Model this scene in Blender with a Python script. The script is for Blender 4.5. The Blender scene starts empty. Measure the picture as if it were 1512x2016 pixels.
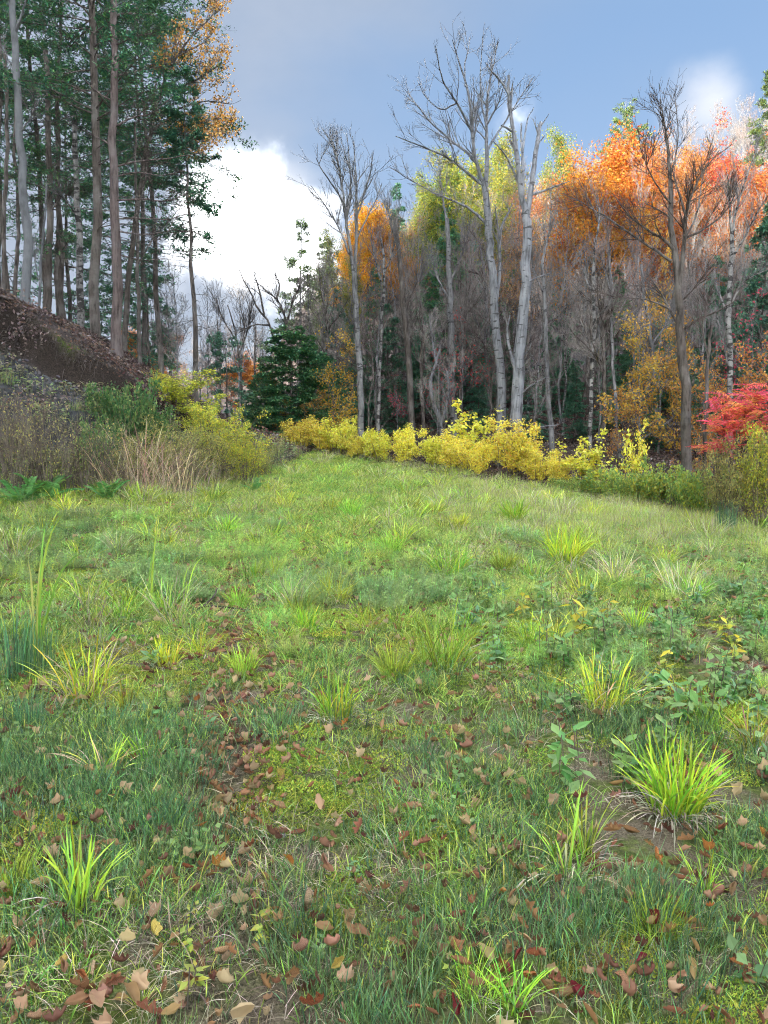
import bpy, math, random
import numpy as np
from mathutils import Vector

# ------------------------------------------------------------------ camera, sky, sun, exposure
sc = bpy.context.scene
F = 1470.0                                   # focal length in pixels of a 1512 px wide picture
PITCH = math.atan(108 / F)
EYE = 1.55
cam_d = bpy.data.cameras.new('camera'); cam = bpy.data.objects.new('camera', cam_d)
sc.collection.objects.link(cam); sc.camera = cam
cam_d.sensor_fit = 'HORIZONTAL'; cam_d.sensor_width = 36.0; cam_d.lens = 36.0 * F / 1512
cam_d.clip_start = 0.05; cam_d.clip_end = 3000
cam.location = (0, 0, EYE); cam.rotation_euler = (math.pi / 2 - PITCH, 0, 0)

SUN_EL = math.radians(19)
SUN_AZ = math.atan2(-0.66, -0.75)            # from +Y clockwise: the sun stands behind and to the left
S = Vector((math.sin(SUN_AZ) * math.cos(SUN_EL), math.cos(SUN_AZ) * math.cos(SUN_EL), math.sin(SUN_EL)))
sun_d = bpy.data.lights.new('sun', 'SUN'); sun_d.energy = 2.0; sun_d.angle = math.radians(0.55)
sun_d.color = (1.0, 0.87, 0.68)
sun = bpy.data.objects.new('sun', sun_d); sc.collection.objects.link(sun)
sun.rotation_euler = (-S).to_track_quat('-Z', 'Y').to_euler(); sun.location = (-40, -50, 60)

sc.view_settings.view_transform = 'Standard'; sc.view_settings.look = 'None'
sc.view_settings.gamma = 1.0; sc.view_settings.use_curve_mapping = False
sc.view_settings.exposure = 3.52
sc.render.engine = 'CYCLES'
sc.cycles.max_bounces = 5; sc.cycles.diffuse_bounces = 3; sc.cycles.use_adaptive_sampling = True; sc.cycles.adaptive_threshold = 0.03; sc.cycles.glossy_bounces = 2
sc.cycles.transmission_bounces = 3; sc.cycles.transparent_max_bounces = 4
sc.cycles.use_denoising = True; sc.cycles.denoiser = 'OPENIMAGEDENOISE'; sc.cycles.denoising_input_passes = 'RGB_ALBEDO_NORMAL'; sc.cycles.denoising_prefilter = 'NONE'; sc.cycles.filter_width = 1.1

def pix(u, v, d):
    """point seen at pixel (u, v) of the photograph, standing d metres ahead"""
    x = (u - 756) / F; q = (1008 - v) / F
    dy = math.cos(PITCH) + q * math.sin(PITCH); dz = -math.sin(PITCH) + q * math.cos(PITCH)
    k = d / dy
    return np.array((x * k, d, EYE + dz * k))

world = bpy.data.worlds.new('World'); sc.world = world; world.use_nodes = True
wn = world.node_tree.nodes; wl = world.node_tree.links
for n in list(wn): wn.remove(n)
def W(t, **kw):
    n = wn.new(t)
    for k, v in kw.items(): setattr(n, k, v)
    return n
def wmath(op, a, b=None, c=None, clamp=False):
    n = W('ShaderNodeMath', operation=op); n.use_clamp = clamp
    for i, q in enumerate((a, b, c)):
        if q is None: continue
        if isinstance(q, (int, float)): n.inputs[i].default_value = q
        else: wl.new(q, n.inputs[i])
    return n.outputs[0]
def wmap(x, a, b, lo=0.0, hi=1.0):
    n = W('ShaderNodeMapRange', interpolation_type='SMOOTHSTEP')
    wl.new(x, n.inputs[0])
    for i, q in enumerate((a, b, lo, hi)): n.inputs[i + 1].default_value = q
    return n.outputs[0]
def wmix(f, a, b):
    n = W('ShaderNodeMix', data_type='RGBA')
    wl.new(f, n.inputs[0])
    for i, q in ((6, a), (7, b)):
        if isinstance(q, tuple): n.inputs[i].default_value = (*q, 1)
        else: wl.new(q, n.inputs[i])
    return n.outputs[2]
sky = W('ShaderNodeTexSky', sky_type='NISHITA'); sky.sun_disc = False
sky.sun_elevation = SUN_EL; sky.sun_rotation = SUN_AZ; sky.air_density = 1.0; sky.dust_density = 0.6; sky.ozone_density = 1.6
tc = W('ShaderNodeTexCoord'); sep = W('ShaderNodeSeparateXYZ'); wl.new(tc.outputs['Generated'], sep.inputs[0])
zc = wmath('ADD', wmath('MAXIMUM', sep.outputs[2], 0.0), 0.22)
cmb = W('ShaderNodeCombineXYZ')
wl.new(wmath('DIVIDE', sep.outputs[0], zc), cmb.inputs[0]); wl.new(wmath('DIVIDE', sep.outputs[1], zc), cmb.inputs[1])
def wnoise(vec, scale, detail, rough=0.55, off=(0, 0, 0)):
    m = W('ShaderNodeMapping'); m.inputs['Location'].default_value = off; wl.new(vec, m.inputs[0])
    n = W('ShaderNodeTexNoise'); n.inputs['Scale'].default_value = scale
    n.inputs['Detail'].default_value = detail; n.inputs['Roughness'].default_value = rough
    wl.new(m.outputs[0], n.inputs['Vector']); return n.outputs['Fac']
n_big = wnoise(cmb.outputs[0], 0.75, 5, 0.5, (3.1, 1.7, 0))
n_mid = wnoise(cmb.outputs[0], 2.4, 7, 0.6, (0.4, 5.0, 0))
# a broad grey-blue deck, thinner to the right, with bright cumulus low in the sky
deck = wmap(wmath('SUBTRACT', n_big, wmath('MULTIPLY', sep.outputs[0], 0.42)), 0.30, 0.62)
tone = wmap(n_mid, 0.3, 0.75)
deck_col = wmix(tone, (0.64, 0.75, 0.94), (0.82, 0.91, 1.08))
blue = wmix(wmap(sep.outputs[2], -0.02, 0.5), (0.74, 0.86, 1.04), (0.36, 0.57, 0.92))
nis = W('ShaderNodeMix', data_type='RGBA'); nis.inputs[0].default_value = 0.92
wl.new(sky.outputs[0], nis.inputs[6]); wl.new(blue, nis.inputs[7])
skycol = wmix(wmath('MULTIPLY', deck, 0.88), nis.outputs[2], deck_col)
def cloud_mass(u, v, r0, r1, jitter, off, scale=5.0):
    p = pix(u, v, 100.0) - np.array((0, 0, EYE)); p = p / np.linalg.norm(p)
    d = W('ShaderNodeVectorMath', operation='DISTANCE'); wl.new(tc.outputs['Generated'], d.inputs[0]); d.inputs[1].default_value = tuple(p)
    nn = wnoise(tc.outputs['Generated'], scale, 6, 0.55, off)
    q = wmath('ADD', d.outputs['Value'], wmath('MULTIPLY', wmath('SUBTRACT', nn, 0.5), jitter))
    return wmap(q, r1, r0)
c1 = cloud_mass(490, 462, 0.0, 0.118, 0.20, (1.3, 0.2, 7.0), 7.0)
c2 = cloud_mass(1398, 205, 0.0, 0.06, 0.06, (4.1, 2.2, 3.0), 9)
c3 = cloud_mass(562, 395, 0.0, 0.075, 0.07, (2.1, 9.2, 3.0), 9)
low = wmap(wmath('ADD', sep.outputs[2], wmath('MULTIPLY', wmath('SUBTRACT', n_mid, 0.5), 0.35)), 0.26, 0.0)
n_fill_cloud = wnoise(tc.outputs['Generated'], 2.2, 7, 0.52, (13.2, 11.5, -10.52))
cum = wmap(n_fill_cloud, 0.495, 0.625)  # added cloud, mostly out of view, filling the shade with light
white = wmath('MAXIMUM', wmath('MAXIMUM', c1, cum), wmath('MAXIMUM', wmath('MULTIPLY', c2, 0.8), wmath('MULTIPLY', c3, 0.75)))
skycol = wmix(wmath('MULTIPLY', low, 0.25), skycol, (1.25, 1.33, 1.46))
soft = wmix(tone, (1.15, 1.22, 1.4), (1.75, 1.78, 1.85))
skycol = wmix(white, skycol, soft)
skycol = wmix(wmath('MULTIPLY', wmath('POWER', wmath('MAXIMUM', c1, cum), 2.5), 1.0), skycol, (46.0, 46.2, 46.4))   # cloud cores driven far brighter than real cloud, to light the shaded clearing
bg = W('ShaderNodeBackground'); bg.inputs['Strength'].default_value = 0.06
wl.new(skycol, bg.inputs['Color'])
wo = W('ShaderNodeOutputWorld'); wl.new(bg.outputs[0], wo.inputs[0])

# ------------------------------------------------------------------ helpers
C = sc.collection
def norm(a): return a / (np.linalg.norm(a, axis=-1, keepdims=True) + 1e-9)
def sm(a, b, t):
    t = np.clip((t - a) / (b - a), 0, 1); return t * t * (3 - 2 * t)

def make_mesh(name, verts, quads=None, tris=None, col=None, mat=None, smooth=False):
    verts = np.asarray(verts, np.float32).reshape(-1, 3)
    me = bpy.data.meshes.new(name)
    nq = 0 if quads is None else len(quads); nt = 0 if tris is None else len(tris)
    me.vertices.add(len(verts)); me.vertices.foreach_set('co', verts.ravel())
    idx = np.concatenate([np.asarray(quads, np.int32).ravel() if nq else np.zeros(0, np.int32),
                          np.asarray(tris, np.int32).ravel() if nt else np.zeros(0, np.int32)])
    me.loops.add(len(idx)); me.loops.foreach_set('vertex_index', idx)
    me.polygons.add(nq + nt)
    st = np.concatenate([np.arange(nq) * 4, nq * 4 + np.arange(nt) * 3]).astype(np.int32)
    me.polygons.foreach_set('loop_start', st)
    me.polygons.foreach_set('use_smooth', np.full(nq + nt, smooth))
    if col is not None:
        a = me.attributes.new('tint', 'FLOAT_COLOR', 'POINT')
        c = np.ones((len(verts), 4), np.float32); c[:, :3] = np.asarray(col, np.float32).reshape(-1, 3)
        a.data.foreach_set('color', c.ravel())
    if mat is not None: me.materials.append(mat)
    me.update(calc_edges=True)
    return me

class Geo:
    """collects quads and colours for one mesh"""
    def __init__(s): s.v = []; s.q = []; s.c = []; s.n = 0
    def add(s, v, q, c=None):
        v = np.asarray(v).reshape(-1, 3); s.v.append(v); s.q.append(np.asarray(q).reshape(-1, 4) + s.n)
        if c is not None: s.c.append(np.broadcast_to(np.asarray(c, np.float32), (len(v), 3)))
        s.n += len(v)
    def mesh(s, name, mat, smooth=False):
        return make_mesh(name, np.concatenate(s.v), np.concatenate(s.q), col=np.concatenate(s.c) if s.c else None, mat=mat, smooth=smooth)

def tubes(g, P, R, sides=5, col=None):
    """tubes round the polylines P (B,N,3) with radii R (B,N)"""
    if len(P) == 0: return
    B, N, _ = P.shape
    T = np.empty_like(P); T[:, 1:-1] = P[:, 2:] - P[:, :-2]; T[:, 0] = P[:, 1] - P[:, 0]; T[:, -1] = P[:, -1] - P[:, -2]
    T = norm(T)
    ref = np.where(np.abs(T[:, 0, 2:3]) > 0.8, np.array([[1.0, 0.2, 0]]), np.array([[0.1, 0.2, 1.0]]))[:, None, :]
    U = norm(np.cross(T, np.broadcast_to(ref, T.shape))); V = np.cross(T, U)
    a = np.arange(sides) * 2 * math.pi / sides
    ring = U[:, :, None, :] * np.cos(a)[:, None] + V[:, :, None, :] * np.sin(a)[:, None]
    v = P[:, :, None, :] + ring * R[:, :, None, None]
    b, n, k = np.meshgrid(np.arange(B), np.arange(N - 1), np.arange(sides), indexing='ij')
    k2 = (k + 1) % sides
    q = np.stack([(b * N + n) * sides + k, (b * N + n) * sides + k2, (b * N + n + 1) * sides + k2, (b * N + n + 1) * sides + k], -1)
    g.add(v, q, col)

def strips(g, P, Wd, side, col):
    """flat ribbons: centre lines P (B,N,3), half widths Wd (B,N), side vectors (B,3), colour (B,N,3)"""
    B, N, _ = P.shape
    v = np.stack([P - side[:, None, :] * Wd[..., None], P + side[:, None, :] * Wd[..., None]], 2)
    b, n = np.meshgrid(np.arange(B), np.arange(N - 1), indexing='ij')
    i = (b * N + n) * 2
    q = np.stack([i, i + 1, i + 3, i + 2], -1)
    c = np.repeat(col[:, :, None, :], 2, 2)
    g.add(v, q, c.reshape(-1, 3))

def leaves(g, pos, d, nrm, L, Wd, col, fold=0.12):
    """small pointed leaves: a folded diamond each"""
    d = norm(d); s = norm(np.cross(nrm, d)); n = np.cross(d, s)
    L = np.broadcast_to(L, len(pos))[:, None]; Wd = np.broadcast_to(Wd, len(pos))[:, None]
    m = pos + d * L * 0.45
    v = np.stack([pos, m + s * Wd + n * L * fold, pos + d * L, m - s * Wd + n * L * fold], 1)
    q = np.arange(len(pos) * 4).reshape(-1, 4)
    g.add(v, q, np.repeat(col, 4, 0))

def pick(rng, cols, n, jit=0.16):
    cols = np.asarray(cols, float)
    c = cols[rng.integers(0, len(cols), n)]
    return np.clip(c * (1 + rng.normal(0, jit, (n, 1))) * (1 + rng.normal(0, jit * 0.35, (n, 3))), 0.003, 0.9)

def rvec(rng, n): return norm(rng.normal(0, 1, (n, 3)))

def spawn(rng, P, R, n, t=(0.3, 1.0), ang=(30, 60), L=(0.3, 0.5), rel=True, up=0.1, npts=5, wob=0.14, rr=0.55, rmin=0.004, tip=0.35, shape=0.5, flat=None):
    B, N = R.shape
    plen = np.linalg.norm(np.diff(P, axis=1), axis=2).sum(1)
    b = rng.choice(B, n, p=plen / plen.sum())
    tt = rng.uniform(t[0], t[1], n); f = np.clip(tt * (N - 1), 0, N - 1.001); i = f.astype(int); w = (f - i)[:, None]
    pos = P[b, i] * (1 - w) + P[b, i + 1] * w
    tan = norm(P[b, i + 1] - P[b, i]); rad = R[b, i] * (1 - w[:, 0]) + R[b, i + 1] * w[:, 0]
    perp = norm(np.cross(tan, rvec(rng, n)))
    if flat is not None:
        h = norm(np.cross(tan, np.array([0, 0, 1.0]))) * rng.choice([-1, 1], n)[:, None]
        perp = norm(perp * (1 - flat) + h * flat)
    a = np.radians(rng.uniform(ang[0], ang[1], n))[:, None]
    d = np.cos(a) * tan + np.sin(a) * perp; d[:, 2] += up; d = norm(d)
    ln = rng.uniform(L[0], L[1], n) * (1 - shape * tt)
    if rel: ln = ln * plen[b]
    out = np.empty((n, npts, 3)); out[:, 0] = pos; step = (ln / (npts - 1))[:, None]
    for k in range(1, npts):
        d = d + rng.normal(0, wob, (n, 3)); d[:, 2] += up * 0.35; d = norm(d)
        out[:, k] = out[:, k - 1] + d * step
    r0 = np.maximum(rad * rr, rmin)
    rr_ = r0[:, None] * np.linspace(1, tip, npts)[None]
    return out, np.maximum(rr_, rmin * 0.7)

def cr(pts, n):
    """smooth resampling of a control polyline (Catmull-Rom)"""
    p = np.asarray(pts, float)
    if len(p) < 3:
        t = np.linspace(0, len(p) - 1, n)[:, None]; return p[0] + (p[-1] - p[0]) * t / (len(p) - 1)
    e = np.vstack([2 * p[0] - p[1], p, 2 * p[-1] - p[-2]]); t = np.linspace(0, len(p) - 1.0001, n)
    i = t.astype(int); f = (t - i)[:, None]
    a, b, c, d = e[i], e[i + 1], e[i + 2], e[i + 3]
    return 0.5 * (2 * b + (c - a) * f + (2 * a - 5 * b + 4 * c - d) * f ** 2 + (3 * b - a - 3 * c + d) * f ** 3)

# scene objects
def tag(o, label=None, cat=None, group=None, kind=None):
    if label: o['label'] = label
    if cat: o['category'] = cat
    if group: o['group'] = group
    if kind: o['kind'] = kind
    return o
def obj(name, me, parent=None, loc=None):
    o = bpy.data.objects.new(name, me); C.objects.link(o)
    if parent: o.parent = parent
    if loc is not None: o.location = loc
    return o
def thing(name, parts, loc, label, cat, group=None, rz=0.0, s=1.0, sz=None, tilt=(0, 0)):
    """an Empty at the thing's base with its parts; parts = [(name, mesh)] and meshes may be shared"""
    e = bpy.data.objects.new(name, None); C.objects.link(e); e.empty_display_size = 0.2
    e.location = loc; e.rotation_euler = (tilt[0], tilt[1], rz); e.scale = (s, s, sz or s)
    tag(e, label, cat, group)
    for pn, pm in parts: obj(pn, pm, e)
    return e

# ------------------------------------------------------------------ materials
def new_mat(name):
    m = bpy.data.materials.new(name); m.use_nodes = True
    nt = m.node_tree
    for n in list(nt.nodes): nt.nodes.remove(n)
    return m, nt.nodes, nt.links
def mnode(ns, t, **kw):
    n = ns.new(t)
    for k, v in kw.items(): setattr(n, k, v)
    return n
def leaf_material(name, trans=0.35, rough=0.55, var=0.12, use_obj_col=False):
    m, ns, ln = new_mat(name)
    if use_obj_col:
        a = mnode(ns, 'ShaderNodeObjectInfo'); base = a.outputs['Color']
        t2 = mnode(ns, 'ShaderNodeTexCoord'); nz = mnode(ns, 'ShaderNodeTexNoise'); nz.inputs['Scale'].default_value = 38; nz.inputs['Detail'].default_value = 4
        ln.new(t2.outputs['Object'], nz.inputs['Vector'])
        mr = mnode(ns, 'ShaderNodeMapRange'); mr.inputs[1].default_value = 0.3; mr.inputs[2].default_value = 0.7; mr.inputs[3].default_value = 0.55; mr.inputs[4].default_value = 1.3
        ln.new(nz.outputs['Fac'], mr.inputs[0])
        sx = mnode(ns, 'ShaderNodeSeparateXYZ'); ln.new(t2.outputs['Object'], sx.inputs[0])
        def mm(op, a, b):
            q = mnode(ns, 'ShaderNodeMath', operation=op)
            for k_, w_ in ((0, a), (1, b)):
                if w_ is None: continue
                if isinstance(w_, (int, float)): q.inputs[k_].default_value = w_
                else: ln.new(w_, q.inputs[k_])
            return q.outputs[0]
        ay = mm('ABSOLUTE', sx.outputs[1], None)
        side = mm('SINE', mm('MULTIPLY', mm('SUBTRACT', sx.outputs[0], mm('MULTIPLY', ay, 0.8)), 62.0), None)
        vein = mm('MAXIMUM', mm('GREATER_THAN', side, 0.9), mm('LESS_THAN', ay, 0.012))
        vf = mm('SUBTRACT', 1.0, mm('MULTIPLY', vein, 0.35))
        mu = mnode(ns, 'ShaderNodeVectorMath', operation='SCALE'); ln.new(base, mu.inputs[0]); ln.new(mm('MULTIPLY', mr.outputs[0], vf), mu.inputs['Scale']); base = mu.outputs[0]
    else:
        a = mnode(ns, 'ShaderNodeAttribute'); a.attribute_name = 'tint'; base = a.outputs['Color']
    oi = mnode(ns, 'ShaderNodeObjectInfo')
    hs = mnode(ns, 'ShaderNodeHueSaturation')
    mr = mnode(ns, 'ShaderNodeMapRange'); mr.inputs[3].default_value = 1 - var; mr.inputs[4].default_value = 1 + var
    ln.new(oi.outputs['Random'], mr.inputs[0]); ln.new(mr.outputs[0], hs.inputs['Value'])
    mh = mnode(ns, 'ShaderNodeMapRange'); mh.inputs[3].default_value = 0.5 - var * 0.12; mh.inputs[4].default_value = 0.5 + var * 0.12
    fr = mnode(ns, 'ShaderNodeMath', operation='FRACT'); mu = mnode(ns, 'ShaderNodeMath', operation='MULTIPLY'); mu.inputs[1].default_value = 7.31
    ln.new(oi.outputs['Random'], mu.inputs[0]); ln.new(mu.outputs[0], fr.inputs[0]); ln.new(fr.outputs[0], mh.inputs[0]); ln.new(mh.outputs[0], hs.inputs['Hue'])
    ln.new(base, hs.inputs['Color'])
    p = mnode(ns, 'ShaderNodeBsdfPrincipled'); p.inputs['Roughness'].default_value = rough
    p.inputs['Specular IOR Level'].default_value = 0.3
    ln.new(hs.outputs[0], p.inputs['Base Color'])
    tr = mnode(ns, 'ShaderNodeBsdfTranslucent'); ln.new(hs.outputs[0], tr.inputs['Color'])
    mx = mnode(ns, 'ShaderNodeMixShader'); mx.inputs[0].default_value = trans
    ln.new(p.outputs[0], mx.inputs[1]); ln.new(tr.outputs[0], mx.inputs[2])
    o = mnode(ns, 'ShaderNodeOutputMaterial'); ln.new(mx.outputs[0], o.inputs[0])
    return m
def bark_material(name, c0, c1, c2, scale=9.0, stretch=0.18, spots=0.0, bump=0.5):
    """furrowed bark: c0 dark furrows, c1 main, c2 pale patches"""
    m, ns, ln = new_mat(name)
    t = mnode(ns, 'ShaderNodeTexCoord'); mp = mnode(ns, 'ShaderNodeMapping'); mp.inputs['Scale'].default_value = (1, 1, stretch)
    oi = mnode(ns, 'ShaderNodeObjectInfo'); ad = mnode(ns, 'ShaderNodeVectorMath', operation='ADD')
    ln.new(t.outputs['Object'], ad.inputs[0]); ln.new(oi.outputs['Location'], ad.inputs[1]); ln.new(ad.outputs[0], mp.inputs[0])
    n1 = mnode(ns, 'ShaderNodeTexNoise'); n1.inputs['Scale'].default_value = scale * 1.7; n1.inputs['Detail'].default_value = 6; n1.inputs['Roughness'].default_value = 0.65
    ln.new(mp.outputs[0], n1.inputs['Vector'])
    n2 = mnode(ns, 'ShaderNodeTexNoise'); n2.inputs['Scale'].default_value = 1.9; n2.inputs['Detail'].default_value = 5; n2.inputs['Roughness'].default_value = 0.6
    ln.new(ad.outputs[0], n2.inputs['Vector'])
    r1 = mnode(ns, 'ShaderNodeValToRGB'); e = r1.color_ramp.elements
    e[0].position = 0.36; e[0].color = (*c0, 1); e[1].position = 0.55; e[1].color = (*c1, 1)
    ln.new(n1.outputs['Fac'], r1.inputs[0])
    r2 = mnode(ns, 'ShaderNodeMapRange'); r2.inputs[1].default_value = 0.45; r2.inputs[2].default_value = 0.68; ln.new(n2.outputs['Fac'], r2.inputs[0])
    mx = mnode(ns, 'ShaderNodeMix', data_type='RGBA'); ln.new(r2.outputs[0], mx.inputs[0]); ln.new(r1.outputs[0], mx.inputs[6])
    m2 = mnode(ns, 'ShaderNodeMix', data_type='RGBA'); m2.inputs[0].default_value = 0.7; m2.inputs[7].default_value = (*c2, 1); ln.new(r1.outputs[0], m2.inputs[6])
    ln.new(m2.outputs[2], mx.inputs[7]); colr = mx.outputs[2]
    if spots:
        mp2 = mnode(ns, 'ShaderNodeMapping'); mp2.inputs['Scale'].default_value = (1.0, 1.0, 2.6); ln.new(ad.outputs[0], mp2.inputs[0])
        n3 = mnode(ns, 'ShaderNodeTexNoise'); n3.inputs['Scale'].default_value = 3.4; n3.inputs['Detail'].default_value = 4; ln.new(mp2.outputs[0], n3.inputs['Vector'])
        r3 = mnode(ns, 'ShaderNodeMapRange'); r3.inputs[1].default_value = 0.62 - 0.1 * spots; r3.inputs[2].default_value = 0.66 - 0.1 * spots; ln.new(n3.outputs['Fac'], r3.inputs[0])
        m3 = mnode(ns, 'ShaderNodeMix', data_type='RGBA'); ln.new(r3.outputs[0], m3.inputs[0]); ln.new(colr, m3.inputs[6]); m3.inputs[7].default_value = (*c0, 1); colr = m3.outputs[2]
    p = mnode(ns, 'ShaderNodeBsdfPrincipled'); p.inputs['Roughness'].default_value = 0.9; p.inputs['Specular IOR Level'].default_value = 0.2
    ln.new(colr, p.inputs['Base Color'])
    bp = mnode(ns, 'ShaderNodeBump'); bp.inputs['Strength'].default_value = bump; bp.inputs['Distance'].default_value = 0.03
    ln.new(n1.outputs['Fac'], bp.inputs['Height']); ln.new(bp.outputs[0], p.inputs['Normal'])
    o = mnode(ns, 'ShaderNodeOutputMaterial'); ln.new(p.outputs[0], o.inputs[0])
    return m
def tint_material(name, rough=0.85):
    m, ns, ln = new_mat(name)
    a = mnode(ns, 'ShaderNodeAttribute'); a.attribute_name = 'tint'
    p = mnode(ns, 'ShaderNodeBsdfPrincipled'); p.inputs['Roughness'].default_value = rough; p.inputs['Specular IOR Level'].default_value = 0.25
    ln.new(a.outputs['Color'], p.inputs['Base Color'])
    o = mnode(ns, 'ShaderNodeOutputMaterial'); ln.new(p.outputs[0], o.inputs[0]); return m

M_LEAF = leaf_material('leaf', 0.46)
M_NEEDLE = leaf_material('needle', 0.22, 0.6, 0.14)
M_GRASS = leaf_material('grass_blade', 0.3, 0.5, 0.3)
M_FALLEN = leaf_material('fallen_leaf', 0.18, 0.6, 0.1, use_obj_col=True)
M_DRY = leaf_material('dry_leaf', 0.2, 0.7, 0.2)
B_PALE = bark_material('bark_pale_grey', (0.055, 0.056, 0.06), (0.165, 0.174, 0.192), (0.235, 0.245, 0.262), 10, 0.16, 0.2)
B_DEAD = bark_material('bark_bleached', (0.07, 0.071, 0.076), (0.205, 0.217, 0.24), (0.29, 0.303, 0.325), 8, 0.10, 0.15)
B_SMOOTH = bark_material('bark_smooth_grey', (0.09, 0.095, 0.10), (0.15, 0.16, 0.172), (0.20, 0.21, 0.225), 4, 0.3, 0.0, 0.2)
B_DARK = bark_material('bark_dark_brown', (0.028, 0.024, 0.022), (0.105, 0.09, 0.08), (0.20, 0.19, 0.18), 11, 0.14, 0.0, 0.8)
B_RED = bark_material('bark_red_brown', (0.04, 0.03, 0.029), (0.135, 0.108, 0.104), (0.19, 0.17, 0.17), 9, 0.14, 0.0, 0.7)
B_GREY = bark_material('bark_grey', (0.06, 0.06, 0.062), (0.165, 0.167, 0.172), (0.26, 0.264, 0.272), 10, 0.16, 0.2, 0.6)
B_BIRCH = bark_material('bark_birch', (0.04, 0.039, 0.038), (0.20, 0.198, 0.195), (0.30, 0.297, 0.29), 6, 0.6, 1.0, 0.3)
B_TWIG = bark_material('bark_twig', (0.10, 0.092, 0.086), (0.20, 0.183, 0.17), (0.28, 0.262, 0.245), 6, 0.3, 0.0, 0.0)
B_TWIGPINK = bark_material('bark_twig_pink', (0.11, 0.09, 0.088), (0.20, 0.165, 0.158), (0.27, 0.235, 0.228), 6, 0.3, 0.0, 0.0)
B_TWIGMID = bark_material('bark_twig_mid', (0.08, 0.078, 0.078), (0.155, 0.152, 0.155), (0.22, 0.22, 0.222), 6, 0.3, 0.0, 0.0)
B_TWIGDARK = bark_material('bark_twig_dark', (0.03, 0.024, 0.022), (0.08, 0.066, 0.06), (0.13, 0.11, 0.10), 6, 0.3, 0.0, 0.0)

# ------------------------------------------------------------------ terrain
def forest_d(x, y): return (x - 6.1) * 0.8 + (y - 14.0) * 0.6      # metres past the meadow's edge, into the wood
def bank_t(x, y):
    toe = np.interp(x, [-17, -13, -9, -6, -3.6, -2.9, -2.0], [-60, 4, 12.2, 14, 17, 20.5, 40])
    return np.clip((y - toe) / np.interp(x, [-9, -3], [5.6, 4.5]), 0, 1)
def wob2(x, y):
    return (np.sin(x * 1.7 + 0.6 * np.sin(y * 0.9)) * np.cos(y * 1.3 + 1.1) * 0.5 + np.sin(x * 4.1 + y * 2.3) * 0.28 + np.sin(y * 5.3 - x * 1.9 + 2) * 0.22)
def terrain(x, y):
    x = np.asarray(x, float); y = np.asarray(y, float)
    yp = np.clip(y, 0, 45)
    m = np.where(y > 0, 1.52 * (yp / 26) ** 1.5, 0.02 * y)
    m = m - 0.06 * np.clip(x, -12, 14) * np.clip(y / 20, 0, 1) + 0.035 * wob2(x, y)
    m = m + 11.0 * sm(62, 125, y) * sm(-7, -24, x)      # the far side of the valley
    # the wheel track worn into the grass
    m = m - 0.035 * np.exp(-((x + 0.05 + 0.19 * y) / 0.15) ** 2) * sm(12, 6, y)
    fd = forest_d(x, y)
    sp = lambda q: np.log1p(np.exp(np.clip(q, -20, 60)))
    hill = 0.25 * sp(fd - 5) + 0.36 * sp((fd - 21) / 2) * 2
    m = m + np.minimum(hill, 25 + 0.02 * hill) * sm(-30, 0, fd) * sm(-9, 7, x + 3.5 + 0.12 * (y - 27))
    top = np.interp(x, [-120, -60, -45, -17, -10.3, -8.2, -6.8, -5.6, -4.4, -3, -2], [30, 29, 25, 9.2, 5.9, 4.95, 3.95, 2.95, 2.35, 1.95, 1.7])
    top = np.maximum(top * np.interp(y, [22, 50], [1.0, 0.5]), m)
    t = bank_t(x, y)
    prof = 0.80 * t ** 1.05 + 0.20 * sm(0.86, 0.93, t + 0.05 * np.sin(x * 2.3) + 0.03 * np.sin(x * 6.1))
    z = m + (top - m) * prof + 0.10 * wob2(x * 1.6, y * 1.6) * sm(0, 0.2, t) * sm(1, 0.9, t * 0.98)
    # the ridge that rises on the left and behind, which keeps the clearing in shade
    z = z + 16.0 * sm(15, 48, -x + 0.35 * np.clip(-y, 0, 100)) * sm(30, 4, y)
    return z
def tz(x, y): return float(terrain(x, y))
def ground(u, v):
    """where the ray through pixel (u, v) meets the ground"""
    prev = 0.6
    for d in np.geomspace(0.8, 80, 420):
        p = pix(u, v, d)
        if p[2] < tz(p[0], p[1]):
            a, b = prev, d
            for _ in range(18):
                c = (a + b) / 2; p = pix(u, v, c)
                if p[2] < tz(p[0], p[1]): b = c
                else: a = c
            p = pix(u, v, b); return np.array((p[0], p[1], tz(p[0], p[1])))
        prev = d
    return pix(u, v, 60)
def at(u, d):
    """ground point on the vertical line u, d metres ahead"""
    p = pix(u, 900, d); return np.array((p[0], d, tz(p[0], d)))

gx = np.concatenate([np.linspace(-220, -42, 26), np.linspace(-40, -12, 40), np.linspace(-11.6, 9, 150), np.linspace(9.4, 40, 60), np.linspace(42, 260, 30)])
gy = np.concatenate([np.linspace(-160, -22, 24), np.linspace(-20, 0, 24), np.linspace(0.3, 26, 190), np.linspace(26.6, 60, 50), np.linspace(64, 420, 40)])
X, Y = np.meshgrid(gx, gy, indexing='xy'); Z = terrain(X, Y)
nx, ny = len(gx), len(gy)
i, j = np.meshgrid(np.arange(nx - 1), np.arange(ny - 1)); k = j * nx + i
gm = make_mesh('ground', np.stack([X, Y, Z], -1), np.stack([k, k + 1, k + nx + 1, k + nx], -1).reshape(-1, 4), smooth=True)
def gattr(name, val):
    a = gm.attributes.new(name, 'FLOAT', 'POINT'); a.data.foreach_set('value', val.astype(np.float32).ravel())
fdv = forest_d(X, Y) + 0.5 * wob2(X, Y); btv = bank_t(X, Y)
gattr('litter', np.maximum(sm(0.3, 2.0, fdv), sm(0.92, 0.96, btv)))
gattr('scree', sm(0.12, 0.35, btv) * sm(0.90, 0.84, btv))
gattr('scarp', sm(0.80, 0.86, btv + 0.05 * np.sin(X * 2.3)) * sm(0.97, 0.93, btv + 0.05 * np.sin(X * 2.3)) * (X < -3))
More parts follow.
